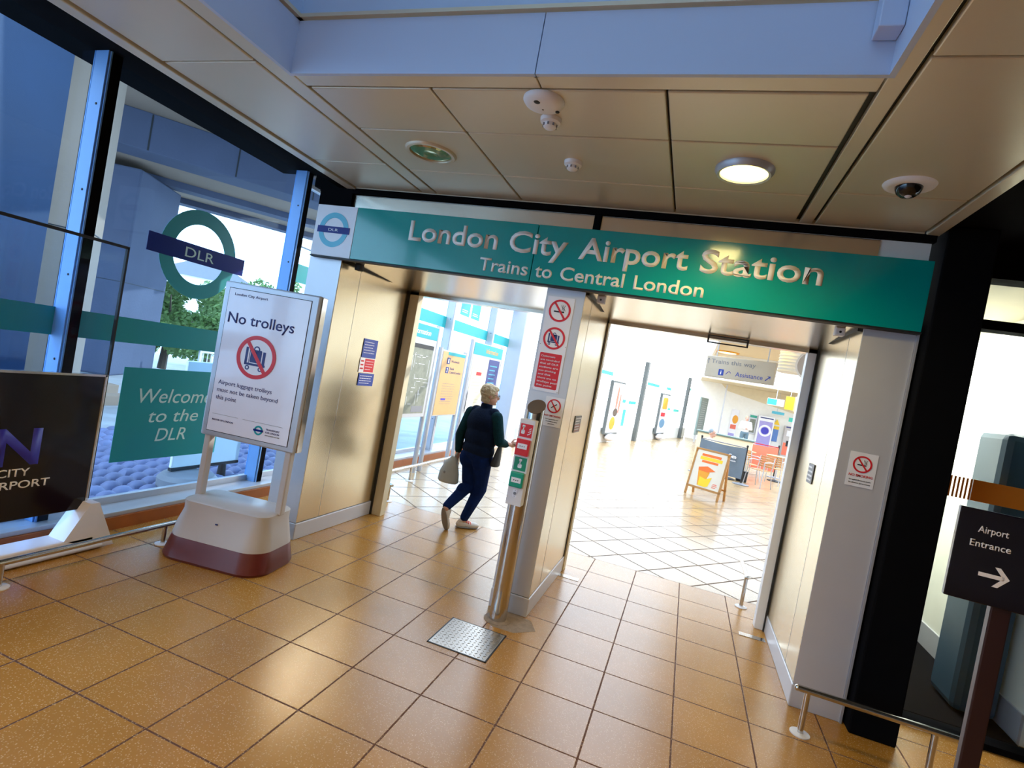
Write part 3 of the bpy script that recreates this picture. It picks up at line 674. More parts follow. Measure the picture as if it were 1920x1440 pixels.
b = B(); b.lathe([(.001, -.068), (.03, -.063), (.050, -.047), (.06, -.025), (.062, 0), (.001, 0)], seg=32); b.put('dome', M['dome'], t, True)
b = B(); b.ball((.0, -.012, -.05), .022, seg=12); b.put('lens', M['offwhite'], t, True)
b = B(); b.box(-.04, .04, -.085, 0, .118, .9, .004)
tag(b.put('cable_trunking', M['lav'], loc=(.42, 2.235, CZ)), 'square lavender trunking box hanging in the roof light corner', 'trunking')

# ================================================================== NO TROLLEYS SIGN
t = thing('trolley_sign', 'freestanding No trolleys sign on a maroon and grey base by the left pillar', 'standing sign', (-3.10, 3.36, 0), math.radians(8.7))
def loft(prof, seg=8, pw=.12):
    b = B(); rings = []
    for (w, d, z, r, oy) in prof:
        ring = []
        for (sx, sy, a0) in ((1, 1, 0), (-1, 1, 90), (-1, -1, 180), (1, -1, 270)):
            for k in range(seg + 1):
                a = math.radians(a0 + 90 * k / seg)
                ring.append(b.bm.verts.new((sx * (w / 2 - r) + r * math.cos(a), oy + sy * (d / 2 - r) + r * math.sin(a), z)))
        rings.append(ring)
    n = len(rings[0])
    for i in range(len(rings) - 1):
        for k in range(n): b.bm.faces.new((rings[i][k], rings[i][(k + 1) % n], rings[i + 1][(k + 1) % n], rings[i + 1][k]))
    b.bm.faces.new(list(reversed(rings[0]))); b.bm.faces.new(rings[-1]); return b
loft([(.84, .56, 0, .17, -.02), (.86, .58, .02, .18, -.02), (.80, .51, .16, .16, -.01)]).put('kick_band', M['maroon'], t, True)
loft([(.802, .512, .161, .16, -.01), (.77, .46, .25, .14, -.01), (.72, .40, .34, .11, 0), (.71, .39, .41, .09, 0), (.69, .37, .418, .08, 0)]).put('base', M['greypl'], t, True)
b = B(); b.rrect(0, 0, .022, .010, .004, -.2275, -.224); b.put('badge', M['navyink'], t, loc=(0, 0, .30))
for x in (-.345, .345):
    b = B(); b.box(x - .026, x + .026, -.03, .03, .40, .90, .008); b.put('post', M['greypl'], t)
b = B(); b.box(-.40, .40, -.045, .045, .885, 2.085, .012); b.put('frame', M['alu'], t)
b = B(); b.box(.385, .408, -.02, .05, .89, 2.08, .004); b.put('side_strip', M['polished'], t)
b = B(); b.box(-.350, .335, -.049, -.044, .930, 2.035); b.put('poster', M['paper'], t)
b = B(); b.box(-.355, .340, -.0465, -.0440, .925, 2.040); b.put('poster_rim', M['dark'], t)
PY = -.0495
text(t, 'lettering', 'London City Airport', M['navyink'], -.30, -.02, 1.985, .020, PY)
text(t, 'lettering', 'No trolleys', M['navyink'], -.325, .235, 1.775, .080, PY, bold=.008)
icon_prohibit(t, -.035, 1.545, .165, PY, 'trolley')
for i, (s_, e) in enumerate((('Airport luggage trolleys', .14), ('must not be taken beyond', .20), ('this point', -.14))):
    text(t, 'lettering', s_, M['navyink'], -.315, e, 1.295 - i * .058, .032, PY)
b = B(); b.box(-.32, -.10, PY - .001, PY, 1.062, 1.064); b.box(-.06, .28, PY - .001, PY, 1.062, 1.064); b.put('rule', M['greyink'], t)
text(t, 'lettering', 'MAYOR OF LONDON', M['navyink'], -.315, -.135, 1.012, .013, PY, bold=.01)
roundel(t, .085, 1.005, .036, .023, .082, .015, PY, M['tealv'], M['navy'], False)
for i, s_ in enumerate(('TRANSPORT', 'FOR LONDON')): text(t, 'lettering', s_, M['navyink'], .145, .26, 1.018 - i * .022, .013, PY, bold=.01)
text(t, 'lettering', 'EVERY JOURNEY MATTERS', M['greyink'], .145, .265, .976, .008, PY)
# leaning white board and round thing seen beneath the sign, outside the glass
t = thing('trolley_cover', 'pale leaning panel on a dark footing outside the glass, seen under the No trolleys sign', 'panel', (-4.85, 4.55, 0), PI / 2)
b = B(); b.box(-.32, .55, -.02, .02, .18, 1.3, .01); b.put('panel', M['whitewall'], t)
b = B(); b.box(-.32, .55, -.024, .024, .15, .18); b.lathe([(.05, .0), (.04, .16)], (.35, 0, 0), seg=12); b.put('footing', M['dark'], t)
t = thing('manhole_drum', 'low round grey drum outside the glass behind the sign base', 'drum', (-4.72, 4.35, 0))
b = B(); b.lathe([(.28, 0), (.28, .10), (.24, .14), (.001, .15)], seg=32); b.put('body', M['greyink'], t, True)

# ================================================================== BLACK AIRPORT STAND SIGN
t = thing('airport_sign', 'black City Airport display board on a white base at the left edge', 'standing sign', (-3.90, 0, 0), PI / 2)
b = B(); b.box(.95, 2.75, -.018, .018, .285, 1.235, .003); b.put('board', M['signblack'], t)
b = B(); b.box(.93, 2.765, -.022, .022, 1.235, 1.25); b.box(2.75, 2.768, -.022, .022, .12, 1.25, .003); b.box(.93, .95, -.022, .022, .12, 1.25); b.put('frame', M['polished'], t)
b = B(); b.box(.9, 2.80, -.10, .08, .0, .10, .01); b.poly([(2.60, -.10, .10), (2.86, -.10, .0), (2.95, -.10, .0), (2.80, -.10, .34), (2.74, -.10, .34)], (0, .16, 0)); b.put('base', M['paper'], t)
b = B(); b.tube([(1.6, -.115, .022), (2.85, -.115, .022)], .014, 10); b.put('foot_bar', M['offwhite'], t, True)
text(t, 'lettering', 'LONDO', M['purple'], 1.10, 2.12, .655, .225, -.0185, bold=.03)
text(t, 'lettering', 'N', M['purple'], 2.17, 2.415, .655, .225, -.0185, bold=.03, label='violet blue letter N')
b = B(); b.ring(2.02, 1.02, .13, .09, -.0185, -.020); b.put('emblem', M['lime'], t)
text(t, 'lettering', 'CITY', M['letter'], 2.20, 2.375, .575, .050, -.0185, bold=.008)
text(t, 'lettering', 'AIRPORT', M['letter'], 2.135, 2.50, .495, .050, -.0185, bold=.008)

# ================================================================== GUARD RAILS
def rail(label, pts, posts, z, r=.019, name='guard_rail', disc=.055):
    t = thing(name, label, 'guard rail', (pts[0][0], pts[0][1], 0))
    o = Vector((pts[0][0], pts[0][1], 0))
    b = B(); q = [Vector((p[0], p[1], z)) - o for p in pts]; b.tube(q, r, 14); b.ball(q[0], r, seg=12); b.ball(q[-1], r, seg=12); b.put('rail', M['polished'], t, True)
    for p in posts:
        p = Vector((p[0], p[1], 0)) - o
        b = B(); b.tube([p, p + Vector((0, 0, z))], .017, 12); b.put('post', M['polished'], t, True)
        b = B(); b.lathe([(disc, 0), (disc, .006), (disc * .6, .010), (.001, .011)], p, seg=24); b.put('base_plate', M['offwhite'], t, True)
    return t
rail('low steel guard rail along the left windows, running behind the No trolleys sign', [(-3.59, .9), (-3.59, 3.27)], [(-3.59, 3.18), (-3.59, 2.13)], .15)
rail('low steel guard rail in front of the black column at the right', [(.90, 3.62), (1.72, 3.62)], [(.96, 3.64), (1.60, 3.64)], .27)
rail('long pale guard rail under the information boards beyond the left opening', [(-3.50, 6.15), (-3.50, 10.6)], [(-3.50, 6.9), (-3.50, 8.6), (-3.50, 10.3)], .21)
rail('short end of a pale guard rail just behind the left pillar', [(-3.55, 5.74), (-3.12, 5.74)], [(-3.15, 5.74)], .20)
rail('short pale guard rail beside the right jamb of the right opening', [(.80, 5.55), (.80, 6.1)], [(.80, 5.6)], .30)

# ================================================================== BOLLARD WITH CALL POINTS
t = thing('call_point_bollard', 'steel bollard with red and green emergency call points before the central pillar', 'bollard', (-1.02, 3.78, 0))
b = B(); r0 = .064; lo_, hi_ = [], []
for k in range(32):
    a = 2 * PI * k / 32; x, y = r0 * math.cos(a), r0 * math.sin(a)
    lo_.append(b.bm.verts.new((x, y, 0))); hi_.append(b.bm.verts.new((x, y, 1.575 + y * .75)))
for k in range(32): b.bm.faces.new((lo_[k], lo_[(k + 1) % 32], hi_[(k + 1) % 32], hi_[k]))
b.bm.faces.new(list(reversed(lo_))); b.put('post', M['polished'], t, True)
b = B(); b.lathe([(.0655, 0), (.0655, .004), (.001, .005)], seg=32)
o = b.put('slanted_cap', mat('bronze_cap', (.14, .11, .09), .5, .3), t); o.location = (0, 0, 1.575); o.rotation_euler = (math.atan(.75), 0, 0); o.scale = (1, 1.24, 1)
b = B(); b.lathe([(.10, 0), (.10, .004), (.066, .008)], seg=28); b.put('base_collar', M['mortar'], t)
b = B(); b.box(-.068, .046, -.118, -.03, .868, 1.482, .003); b.put('mounting_box', M['offwhite'], t)
F = -.1185
b = B(); b.box(-.056, .034, F - .001, F, 1.356, 1.450); s1 = lab(b.put('fire_sign', M['red'], t), 'red fire call point sign')
b = B(); b.rrect(-.033, 1.392, .026, .030, .008, F - .0015, F - .0008); b.box(-.037, -.029, F - .0015, F - .0008, 1.40, 1.432); b.rrect(-.033, 1.432, .02, .016, .003, F - .0015, F - .0008)
for k in range(3): b.tube([(.002 + k * .004, F - .001, 1.375 + k * .018), (.016, F - .001, 1.382 + k * .018), (.026, F - .001, 1.396 + k * .014)], .0035, 6)
b.put('pictogram', M['paperw'], s1)
b = B(); b.box(-.060, .038, F - .03, F, 1.228, 1.342, .004); c1 = lab(b.put('call_point', M['red'], t), 'red break glass call point')
b = B(); b.box(-.046, .024, F - .032, F - .030, 1.275, 1.312); b.put('glass_plate', M['paperw'], c1)
b = B(); [b.lathe([(.004, 0), (.004, -.001)], (-.026 + k * .015, F - .0322, 1.293), 'y', 8) for k in range(3)]; b.put('dots', M['ink'], c1)
b = B(); b.box(-.056, .034, F - .001, F, 1.118, 1.212); s2 = lab(b.put('exit_sign', M['green'], t), 'green emergency release sign')
b = B(); b.rrect(-.012, 1.150, .030, .030, .009, F - .0015, F - .0008); b.box(-.017, -.009, F - .0015, F - .0008, 1.16, 1.190); b.rrect(-.012, 1.192, .02, .016, .003, F - .0015, F - .0008); b.put('pictogram', M['paperw'], s2)
b = B(); b.box(-.062, .038, F - .03, F, 1.000, 1.108, .008); c2 = lab(b.put('call_point', M['greencp'], t), 'green break glass call point')
b = B(); b.box(-.046, .024, F - .032, F - .030, 1.035, 1.070); b.put('glass_plate', M['paperw'], c2)
b = B(); [b.lathe([(.004, 0), (.004, -.001)], (-.026 + k * .015, F - .0322, 1.052), 'y', 8) for k in range(3)]; b.put('dots', M['ink'], c2)
b = B(); b.rrect(-.010, .955, .034, .056, .008, F - .002, F); k1 = b.put('key_switch', M['paperw'], t)
b = B(); b.lathe([(.011, 0), (.011, -.003)], (-.010, F - .002, .955), 'y', 14); b.lathe([(.003, 0), (.003, -.001)], (-.010, F - .002, .976), 'y', 8); b.lathe([(.003, 0), (.003, -.001)], (-.010, F - .002, .934), 'y', 8); b.put('key_hole', M['greyink'], k1)
t = thing('access_hatch', 'square checker plate hatch set in the floor before the bollard', 'floor hatch', (-1.086, 3.384, 0))
b = B(); b.box(-.195, .195, -.195, .195, .0, .004, .001)
for i in range(13):
    for j in range(13):
        x, y = -.174 + i * .029, -.174 + j * .029; a = PI / 4 if (i + j) % 2 else -PI / 4
        b.ball((x, y, .004), (.012, .0035, .0025), Matrix.Rotation(a, 3, 'Z'), seg=6)
b.put('plate', M['checker'], t)
b = B(); b.box(-.205, -.195, -.205, .205, -.002, .003); b.box(.195, .205, -.205, .205, -.002, .003); b.box(-.205, .205, .195, .205, -.002, .003); b.box(-.205, .205, -.205, -.195, -.002, .003); b.put('rim', M['dark'], t)
b = B(); pts = [(.30, .12), (.22, .27), (.05, .31), (-.10, .26), (-.13, .10), (-.02, -.03), (.16, -.02)]
b.poly([(-1.0 + x * .9, 3.68 + y * .9, -.002) for x, y in pts], (0, 0, .003)); tag(b.put('mortar_patch', M['mortar']), 'rough cracked mortar patch on the floor round the bollard foot', 'floor patch')
for x, y, l in ((-.76, 5.03, 'pale metal guide plate on the floor by the rear of the central pillar'), (.83, 4.93, 'pale metal guide plate on the floor by the rear of the right pillar')):
    b = B(); b.box(-.10, .10, -.035, .035, 0, .004, .001); o = tag(b.put('door_guide_plate', M['polished'], loc=(x, y, 0)), l, 'floor plate')

# ================================================================== SIGNS ON THE PORTAL
t = thing('prohibition_sign', 'tall panel of prohibition signs on the front of the central pillar', 'warning sign', (-1.028, 3.946, 0))
b = B(); b.box(-.105, .105, -.003, 0, 1.690, 2.405); b.put('panel', M['paper'], t)
icon_prohibit(t, .004, 2.303, .084, -.003, 'smoke'); icon_prohibit(t, .0, 2.093, .084, -.003, 'trolley')
b = B(); b.rrect(0, 1.846, .172, .266, .010, -.004, -.003); rb = b.put('red_panel', M['red'], t)
for i, s_ in enumerate(('Customers', 'are reminded', 'that all DLR', 'stations are', 'non smoking', 'and that', 'there are no', 'trolleys past', 'this point')):
    text(rb, 'lettering', s_, M['paperw'], -.074, -.074 + .0122 * len(s_), 1.948 - i * .0275, .0135, -.0042, bold=.012)
b = B()
for x, z in ((-.098, 1.698), (.098, 1.698), (-.098, 2.04), (.098, 2.04)): b.lathe([(.003, 0), (.003, -.001)], (x, -.003, z), 'y', 8)
b.put('screw', M['dark'], t)
t = thing('no_smoking_sign', 'white No smoking notice low on the central pillar right of the bollard top', 'no smoking sign', (-.932, 3.946, 0))
b = B(); b.box(-.074, .074, -.002, 0, 1.442, 1.662); b.put('panel', M['paperw'], t)
icon_prohibit(t, -.002, 1.596, .052, -.002, 'cross'); text(t, 'lettering', 'NO SMOKING', M['red'], -.062, .062, 1.515, .013, -.0022, bold=.01)
for i, (s_, w) in enumerate((('It is against the law', .10), ('to smoke in these', .09), ('premises', .05))): text(t, 'lettering', s_, M['ink'], -w / 2, w / 2, 1.492 - i * .017, .008, -.0022)
t = thing('no_smoking_sign', 'white No smoking notice on the front of the right pillar', 'no smoking sign', (1.090, 3.946, 0))
b = B(); b.box(-.078, .078, -.002, 0, 1.475, 1.692); b.put('panel', M['paperw'], t)
icon_prohibit(t, -.002, 1.618, .053, -.002, 'smoke'); text(t, 'lettering', 'NO SMOKING', M['red'], -.066, .066, 1.538, .015, -.0022, bold=.02)
for i, (s_, w) in enumerate((('It is against the law to smoke', .12), ('in these premises', .12))): text(t, 'lettering', s_, M['ink'], -w / 2, w / 2, 1.512 - i * .018, .009, -.0022)
t = thing('notice_plate', 'small grey and red notice on the side of the central pillar', 'notice', (-.851, 4.55, 0), PI / 2)
b = B(); b.box(-.13, .13, -.003, 0, 1.385, 1.525); b.put('plate', M['greyink'], t)
b = B(); b.box(-.12, .12, -.004, -.003, 1.392, 1.455); b.put('lower_print', mat('brick_print', (.30, .10, .07)), t); lines(t, 'fine_print', M['paperw'], -.11, .11, 1.40, 1.515, 5, -.0038)
t = thing('notice_plate', 'small grey notice on the inner side of the right pillar', 'notice', (.946, 4.585, 0), -PI / 2)
b = B(); b.box(-.085, .085, -.004, 0, 1.375, 1.520); b.put('plate', M['greyink'], t); lines(t, 'fine_print', M['paperw'], -.07, .07, 1.385, 1.51, 4, -.0042)
t = thing('information_notice', 'navy notice, upper of the three stickers on the left pillar side', 'notice', (-3.006, 4.60, 0), PI / 2)
b = B(); b.box(-.12, .12, -.002, 0, 1.665, 1.848); b.put('sheet', M['blueink'], t); lines(t, 'fine_print', M['paperw'], -.10, .09, 1.70, 1.83, 5, -.0021, th=.006)
t = thing('information_notice', 'red and white notice between two navy stickers on the left pillar side', 'notice', (-3.006, 4.60, 0), PI / 2)
b = B(); b.box(-.13, .12, -.002, 0, 1.520, 1.662); b.put('sheet', M['paperw'], t); b = B(); b.box(-.05, .115, -.003, -.002, 1.527, 1.656); q = b.put('red_print', M['red'], t); lines(q, 'fine_print', M['paperw'], -.035, .10, 1.54, 1.645, 4, -.0031, th=.005); lines(t, 'pictogram', M['red'], -.115, -.06, 1.54, 1.65, 3, -.0021)
t = thing('information_notice', 'navy notice, lowest of the three stickers on the left pillar side', 'notice', (-3.006, 4.62, 0), PI / 2)
b = B(); b.box(-.13, .13, -.002, 0, 1.390, 1.512); b.put('sheet', M['blueink'], t); lines(t, 'fine_print', M['paperw'], -.11, .10, 1.405, 1.498, 4, -.0021, th=.006)

# ================================================================== AIRPORT ENTRANCE SIGN
t = thing('entrance_sign', 'black Airport Entrance sign with a white arrow on a post at the right edge', 'standing sign', (1.0, 2.40, 0), math.radians(-4))
b = B(); b.box(-.01, .46, -.012, .012, 1.285, 1.615, .003); b.put('board', M['signblack'], t)
text(t, 'lettering', 'Airport', M['letter'], .050, .138, 1.535, .024, -.0125, bold=.006)
text(t, 'lettering', 'Entrance', M['letter'], .034, .152, 1.483, .024, -.0125, bold=.006)
b = B(); b.box(.075, .150, -.0135, -.0125, 1.383, 1.397); b.poly([(.118, -.0125, 1.425), (.135, -.0125, 1.425), (.165, -.0125, 1.390), (.135, -.0125, 1.355), (.118, -.0125, 1.355), (.146, -.0125, 1.390)], (0, -.001, 0)); b.put('arrow', M['letter'], t)
b = B(); b.box(.14, .20, .013, .05, 0, 1.40, .005); b.put('post', mat('dark_plum_post', (.03, .012, .014), .3, .2), t)
b = B(); b.lathe([(.20, 0), (.20, .012), (.001, .016)], (.17, .03, 0), seg=28); b.put('base', M['black'], t)

# ================================================================== BOARDS BEYOND THE LEFT OPENING
def totem(name, label, cat, yc, w, z0, z1, x=-3.74):
    t = thing(name, label, cat, (x, yc, 0), PI / 2)
    for s in (-1, 1):
        b = B(); b.tube([(s * (w / 2 + .035), 0, 0), (s * (w / 2 + .035), 0, z1 + .03)], .036, 14); b.put('post', M['alu'], t, True)
    b = B(); b.box(-w / 2, w / 2, -.03, .03, z0, z1, .006); b.put('frame', M['alu'], t)
    return t
t = totem('map_board', 'tall street map board with a teal header behind the left pillar', 'information board', 6.83, 1.14, .87, 2.23)
b = B(); b.box(-.56, .56, -.034, -.03, 2.03, 2.22); h = b.put('header', M['tealv'], t); text(h, 'lettering', 'Information', M['letter'], -.2, .33, 2.08, .08, -.0345)
b = B(); b.box(-.50, .50, -.034, -.03, .93, 1.94); q = b.put('street_map', M['mapgrey'], t); b = B(); b.box(-.50, .50, -.036, -.034, 1.88, 1.94); b.put('map_title', M['ink'], q)
b = B()
for k in range(26):
    x, z = random.uniform(-.46, .4), random.uniform(1.05, 1.82); b.box(x, x + random.uniform(.02, .2), -.0355, -.034, z, z + .006)
for k in range(16):
    x, z = random.uniform(-.46, .44), random.uniform(1.05, 1.6); b.box(x, x + .006, -.0355, -.034, z, z + random.uniform(.05, .25))
b.put('street_lines', M['paperw'], q); b = B(); b.box(.12, .46, -.036, -.034, .95, 1.04); b.put('map_key', M['greyink'], q)
t = totem('timetable_board', 'tan platform timetable board, middle of the three boards beyond the left opening', 'information board', 8.12, .90, .87, 1.93)
b = B(); b.box(-.43, .43, -.034, -.03, .89, 1.91); q = b.put('timetable', M['tan'], t)
b = B(); b.box(-.25, .43, -.036, -.034, 1.86, 1.91); b.put('header', M['tealv'], q)
for i, s_ in enumerate(('1', '2')):
    b = B(); b.box(-.26, -.15, -.036, -.034, 1.72 - i * .15, 1.82 - i * .15); p = b.put('platform_number', M['navyink'], q); text(p, 'lettering', s_, M['paperw'], -.225, -.185, 1.735 - i * .15, .07, -.0362)
text(q, 'lettering', 'Woolwich', M['navyink'], -.10, .22, 1.75, .04, -.0345); text(q, 'lettering', 'Bank', M['navyink'], -.10, .06, 1.63, .04, -.0345); text(q, 'lettering', 'Central London', M['navyink'], -.10, .34, 1.57, .04, -.0345)
lines(q, 'fine_print', M['greyink'], -.28, .22, 1.05, 1.42, 9, -.0342, th=.006); b = B(); b.box(-.25, -.08, -.036, -.034, 1.13, 1.16); b.put('route_bar', M['purple'], q)
t = totem('poster_board', 'grey board with a notice and a dark blue poster, farthest of the three boards', 'information board', 9.62, 1.50, .89, 2.19)
b = B(); b.box(-.74, .74, -.034, -.03, 1.97, 2.18); h = b.put('header', M['tealv'], t); text(h, 'lettering', 'Information', M['amber'], -.15, .5, 2.03, .09, -.0345)
b = B(); b.box(-.68, .0, -.034, -.03, .95, 1.90); q = b.put('notice', M['ceil_far'], t); lines(q, 'fine_print', M['greyink'], -.6, -.1, 1.0, 1.75, 12, -.0342, th=.006); b = B(); b.box(-.45, -.2, -.036, -.034, 1.60, 1.66); b.put('stamp', M['red'], q)
b = B(); b.box(.10, .68, -.034, -.03, .95, 1.93); q = b.put('blue_poster', M['navyink'], t); lines(q, 'fine_print', M['ltblue'], .18, .6, 1.2, 1.85, 8, -.0342, th=.02)
b = B(); b.box(-.70, -.40, -.046, -.040, .93, 1.30); tag(b.put('taped_notice', M['paperw'], loc=(-3.74, 9.62, 0)), 'white sheet taped over the lower left of the farthest board', 'notice').rotation_euler[2] = PI / 2

# ---------------------------------------------------------------- adverts on the diagonal glazing
def onwall(s, off=-.10): return P0 + dv * s + Vector((dv.y, -dv.x, 0)) * (-off)
def advert(label, s, w, z0, z1, kind):
    t = thing('advert_panel', label, 'advertising panel', onwall(s), AB)
    b = B(); b.box(-w / 2, w / 2, -.05, .05, z0, z1, .01); b.put('frame', M['postgrey'], t)
    b = B(); b.box(-w / 2 + .06, w / 2 - .06, -.055, -.05, z0 + .06, z1 - .06); b.put('poster', M['paperw'], t)
    if kind == 0:
        b = B(); b.ball((.02, -.056, z1 - .55), (.10, .004, .40), seg=12); b.ball((.30, -.056, z1 - .75), (.08, .004, .35), seg=12); b.put('figure', M['coral'], t)
        b = B(); b.ball((.02, -.06, z0 + .75), (.22, .004, .14), seg=12); b.put('burger', M['bark'], t); b = B(); b.ball((-.1, -.06, z0 + .38), (.25, .004, .22), seg=12); b.put('food', M['amber'], t)
    else:
        b = B(); b.rrect(0, z1 - .42, w * .6, .5, .1, -.057, -.055); b.put('picture', M['amber'], t)
        b = B(); b.box(-w * .32, w * .2, -.06, -.055, z0 + .78, z0 + .95); b.put('red_print', M['red'], t)
        b = B(); b.ball((0, -.06, z0 + .48), (w * .33, .004, .2), seg=12); b.put('blue_picture', mat('slate_print', (.12, .24, .36)), t)
    b = B(); b.ball((0, -.05, z0 - .10), (w * .35, .12, .13), seg=16)
    o = b.put('base_bulge', M['offwhite'], t, True)
    return t
advert('left advertising panel on the far glazing with coral figures and food', 6.1, 1.25, .30, 2.09, 0)
advert('right advertising panel on the far glazing with amber and blue pictures', 12.3, 1.30, .25, 2.02, 1)
t = thing('leaning_board', 'dark grey green timetable board standing before the far glazing', 'board', onwall(16.6, -.9), AB)
b = B(); b.box(-.85, .85, -.04, .04, .35, 2.2, .02); b.put('board', mat('sage_board', (.20, .26, .24), .5), t); lines(t, 'fine_print', M['paperw'], -.6, .6, .6, 2.05, 14, -.042, th=.012)
b = B(); b.box(-.7, -.62, -.03, .03, 0, .36); b.box(.62, .7, -.03, .03, 0, .36); b.put('leg', M['alu'], t)

# ---------------------------------------------------------------- hanging direction sign
t = thing('direction_sign', 'grey hanging sign reading Trains this way and Assistance', 'hanging sign', (.562, 8.0, 0), math.radians(-26.8))
b = B(); b.box(-.474, .474, -.03, .03, 2.224, 2.522, .008); b.put('board', mat('warm_grey_sign', (.50, .42, .31), .3, coat=.2), t)
for x in (-.35, .35): b = B(); b.tube([(x, 0, 2.52), (x, 0, 3.10)], .008, 8); b.put('hanger', M['alu'], t)
text(t, 'lettering', 'Trains this way', M['greyink'], -.40, .22, 2.422, .060, -.031); text(t, 'lettering', 'Assistance', M['blueink'], -.03, .335, 2.275, .060, -.031)
b = B(); b.box(-.447, -.437, -.032, -.031, 2.41, 2.485); b.poly([(-.465, -.031, 2.455), (-.442, -.031, 2.49), (-.419, -.031, 2.455), (-.442, -.031, 2.472)], (0, -.001, 0)); b.put('arrow', M['greyink'], t)
mt = Matrix.Translation((.405, -.0315, 2.305)) @ Matrix.Rotation(PI / 4, 4, 'Y') @ Matrix.Translation((0, 0, -.005))
b = B(); b.box(-.006, .006, -.0005, .0005, -.045, .035, mtx=mt)
b.poly([mt @ Vector(p) for p in ((-.03, 0, .01), (0, 0, .045), (.03, 0, .01), (0, 0, .024))], (0, -.001, 0)); b.put('arrow', M['blueink'], t)
b = B(); b.rrect(-.235, 2.305, .075, .085, .004, -.032, -.031); q = b.put('information_symbol', M['blueink'], t); text(q, 'lettering', 'i', M['paperw'], -.245, -.228, 2.275, .055, -.0325)
b = B(); b.tube([(-.165, -.0315, 2.285), (-.14, -.0315, 2.32), (-.12, -.0315, 2.33), (-.10, -.0315, 2.31)], .004, 6); b.put('pictogram', M['purple'], t)
for x, y in ((.60, 13.2), (2.70, 16.9 - 3.6), (1.30, 10.2)):
    t = thing('hall_ceiling_light', {.60: 'warm round ceiling light above the hanging direction sign', 2.70: 'warm round ceiling light far right in the hall, near the clock', 1.30: 'warm round ceiling light in the hall hidden partly by the header'}[x], 'ceiling light', (x, y, 3.10))
    b = B(); b.lathe([(.20, -.02), (.25, -.03), (.27, 0), (.20, 0)], seg=32); b.put('rim', M['amber'], t, True)
    b = B(); b.lathe([(.001, -.035), (.15, -.03), (.20, -.02), (.20, -.01), (.001, -.01)], seg=32); b.put('diffuser', M['lamp_warm'], t, True)
t = thing('hanging_drum', 'ribbed white ceiling drum beside the clock', 'duct', (1.52, 10.4, 0))
b = B(); prof = []
for k in range(9): z = 2.62 + k * .055; prof += [(.19 if k else .17, z), (.205, z + .02), (.19, z + .045)]
b.lathe(prof + [(.19, 3.105)], seg=36); b.put('drum', M['whitewall'], t, True)
t = thing('hall_clock', 'round clock with a white rim hanging by the right jamb', 'clock', (1.60, 8.9, 2.66), math.radians(-20))
b = B(); b.ring(0, 0, .23, .205, -.05, .03, 40); b.put('rim', M['white'], t)
b = B(); b.lathe([(.001, -.03), (.206, -.03), (.206, .02), (.001, .02)], (0, 0, 0), 'y', 40); b.put('face', M['greypl'], t)
b = B(); b.box(-.008, .008, -.034, -.031, -.02, .15); b.box(-.10, .02, -.034, -.031, -.008, .008); b.put('hand', M['ink'], t); text(t, 'lettering', '12', M['ink'], -.05, .05, .13, .05, -.0305)
b = B(); b.tube([(0, 0, .22), (0, 0, .45)], .012, 8); b.put('hanger', M['alu'], t)
t = thing('exit_sign', 'hanging green and white exit sign beside the yellow panel', 'exit sign', (2.70, 20, 0), math.radians(-27))
b = B(); b.box(-.26, .26, -.04, .04, 2.24, 2.47, .01); b.put('case', M['paperw'], t)
b = B(); b.box(-.25, .05, -.045, -.04, 2.26, 2.45); b.put('green_field', M['aqua'], t)
b = B(); b.tube([(0, 0, 2.47), (0, 0, 3.5)], .012, 8); b.put('hanger', M['alu'], t)
t = thing('yellow_panel', 'yellow square information panel hanging right of the exit sign', 'sign', (3.12, 20, 0), math.radians(-27))
b = B(); b.box(-.13, .13, -.03, .03, 2.18, 2.62, .01); b.put('panel', M['yellow'], t); b = B(); b.tube([(0, 0, 2.6), (0, 0, 3.5)], .012, 8); b.put('hanger', M['alu'], t)
t = thing('arrow_panel', 'pale panel with a dark downward arrow right of the yellow panel', 'sign', (3.42, 20, 0), math.radians(-27))
b = B(); b.box(-.16, .16, -.03, .03, 2.15, 2.65, .01); b.put('panel', M['ceil_far'], t)
b = B(); b.box(-.012, .012, -.034, -.03, 2.30, 2.5); b.poly([(-.08, -.03, 2.37), (0, -.03, 2.27), (.08, -.03, 2.37), (0, -.03, 2.31)], (0, -.004, 0)); b.put('arrow', M['greyink'], t); b = B(); b.tube([(0, 0, 2.6), (0, 0, 3.5)], .012, 8); b.put('hanger', M['alu'], t)

# ---------------------------------------------------------------- ticket machines and posters on the end wall
K = 30 / 27.
def wall_x(x): return x * K
def wall_z(z): return 1.8 - (1.8 - z) * K
def wbox(b, x0, x1, z0, z1, y0, y1, bev=0): b.box(wall_x(x0), wall_x(x1), y0, y1, wall_z(z0) if z0 > 0.01 else 0, wall_z(z1), bev); return b
t = thing('wall_poster', 'orange and red poster at the left of the ticket machines', 'poster', (0, 29.97, 0))
b = B(); wbox(b, 1.91, 2.24, .61, 1.90, -.02, 0); b.put('sheet', M['paperw'], t); b = B(); b.ball((wall_x(2.12), -.02, wall_z(1.45)), (.14, .01, .22), seg=12); b.put('orange_print', M['amber'], t)
b = B(); wbox(b, 1.96, 2.2, 1.0, 1.2, -.03, -.02); b.put('red_print', M['coral'], t); b = B(); wbox(b, 1.93, 2.18, .62, .8, -.03, -.02); b.put('blue_print', M['lilac'], t)
t = thing('wall_frame', 'narrow framed timetable under a teal header behind the standing person', 'poster', (0, 29.97, 0))
b = B(); wbox(b, 2.69, 3.03, .95, 1.80, -.04, 0); b.put('frame', M['alu'], t); b = B(); wbox(b, 2.72, 3.0, 1.68, 1.79, -.05, -.04); b.put('header', M['greencp'], t); b = B(); wbox(b, 2.74, 2.98, 1.0, 1.62, -.05, -.04); b.put('sheet', M['mapgrey'], t)
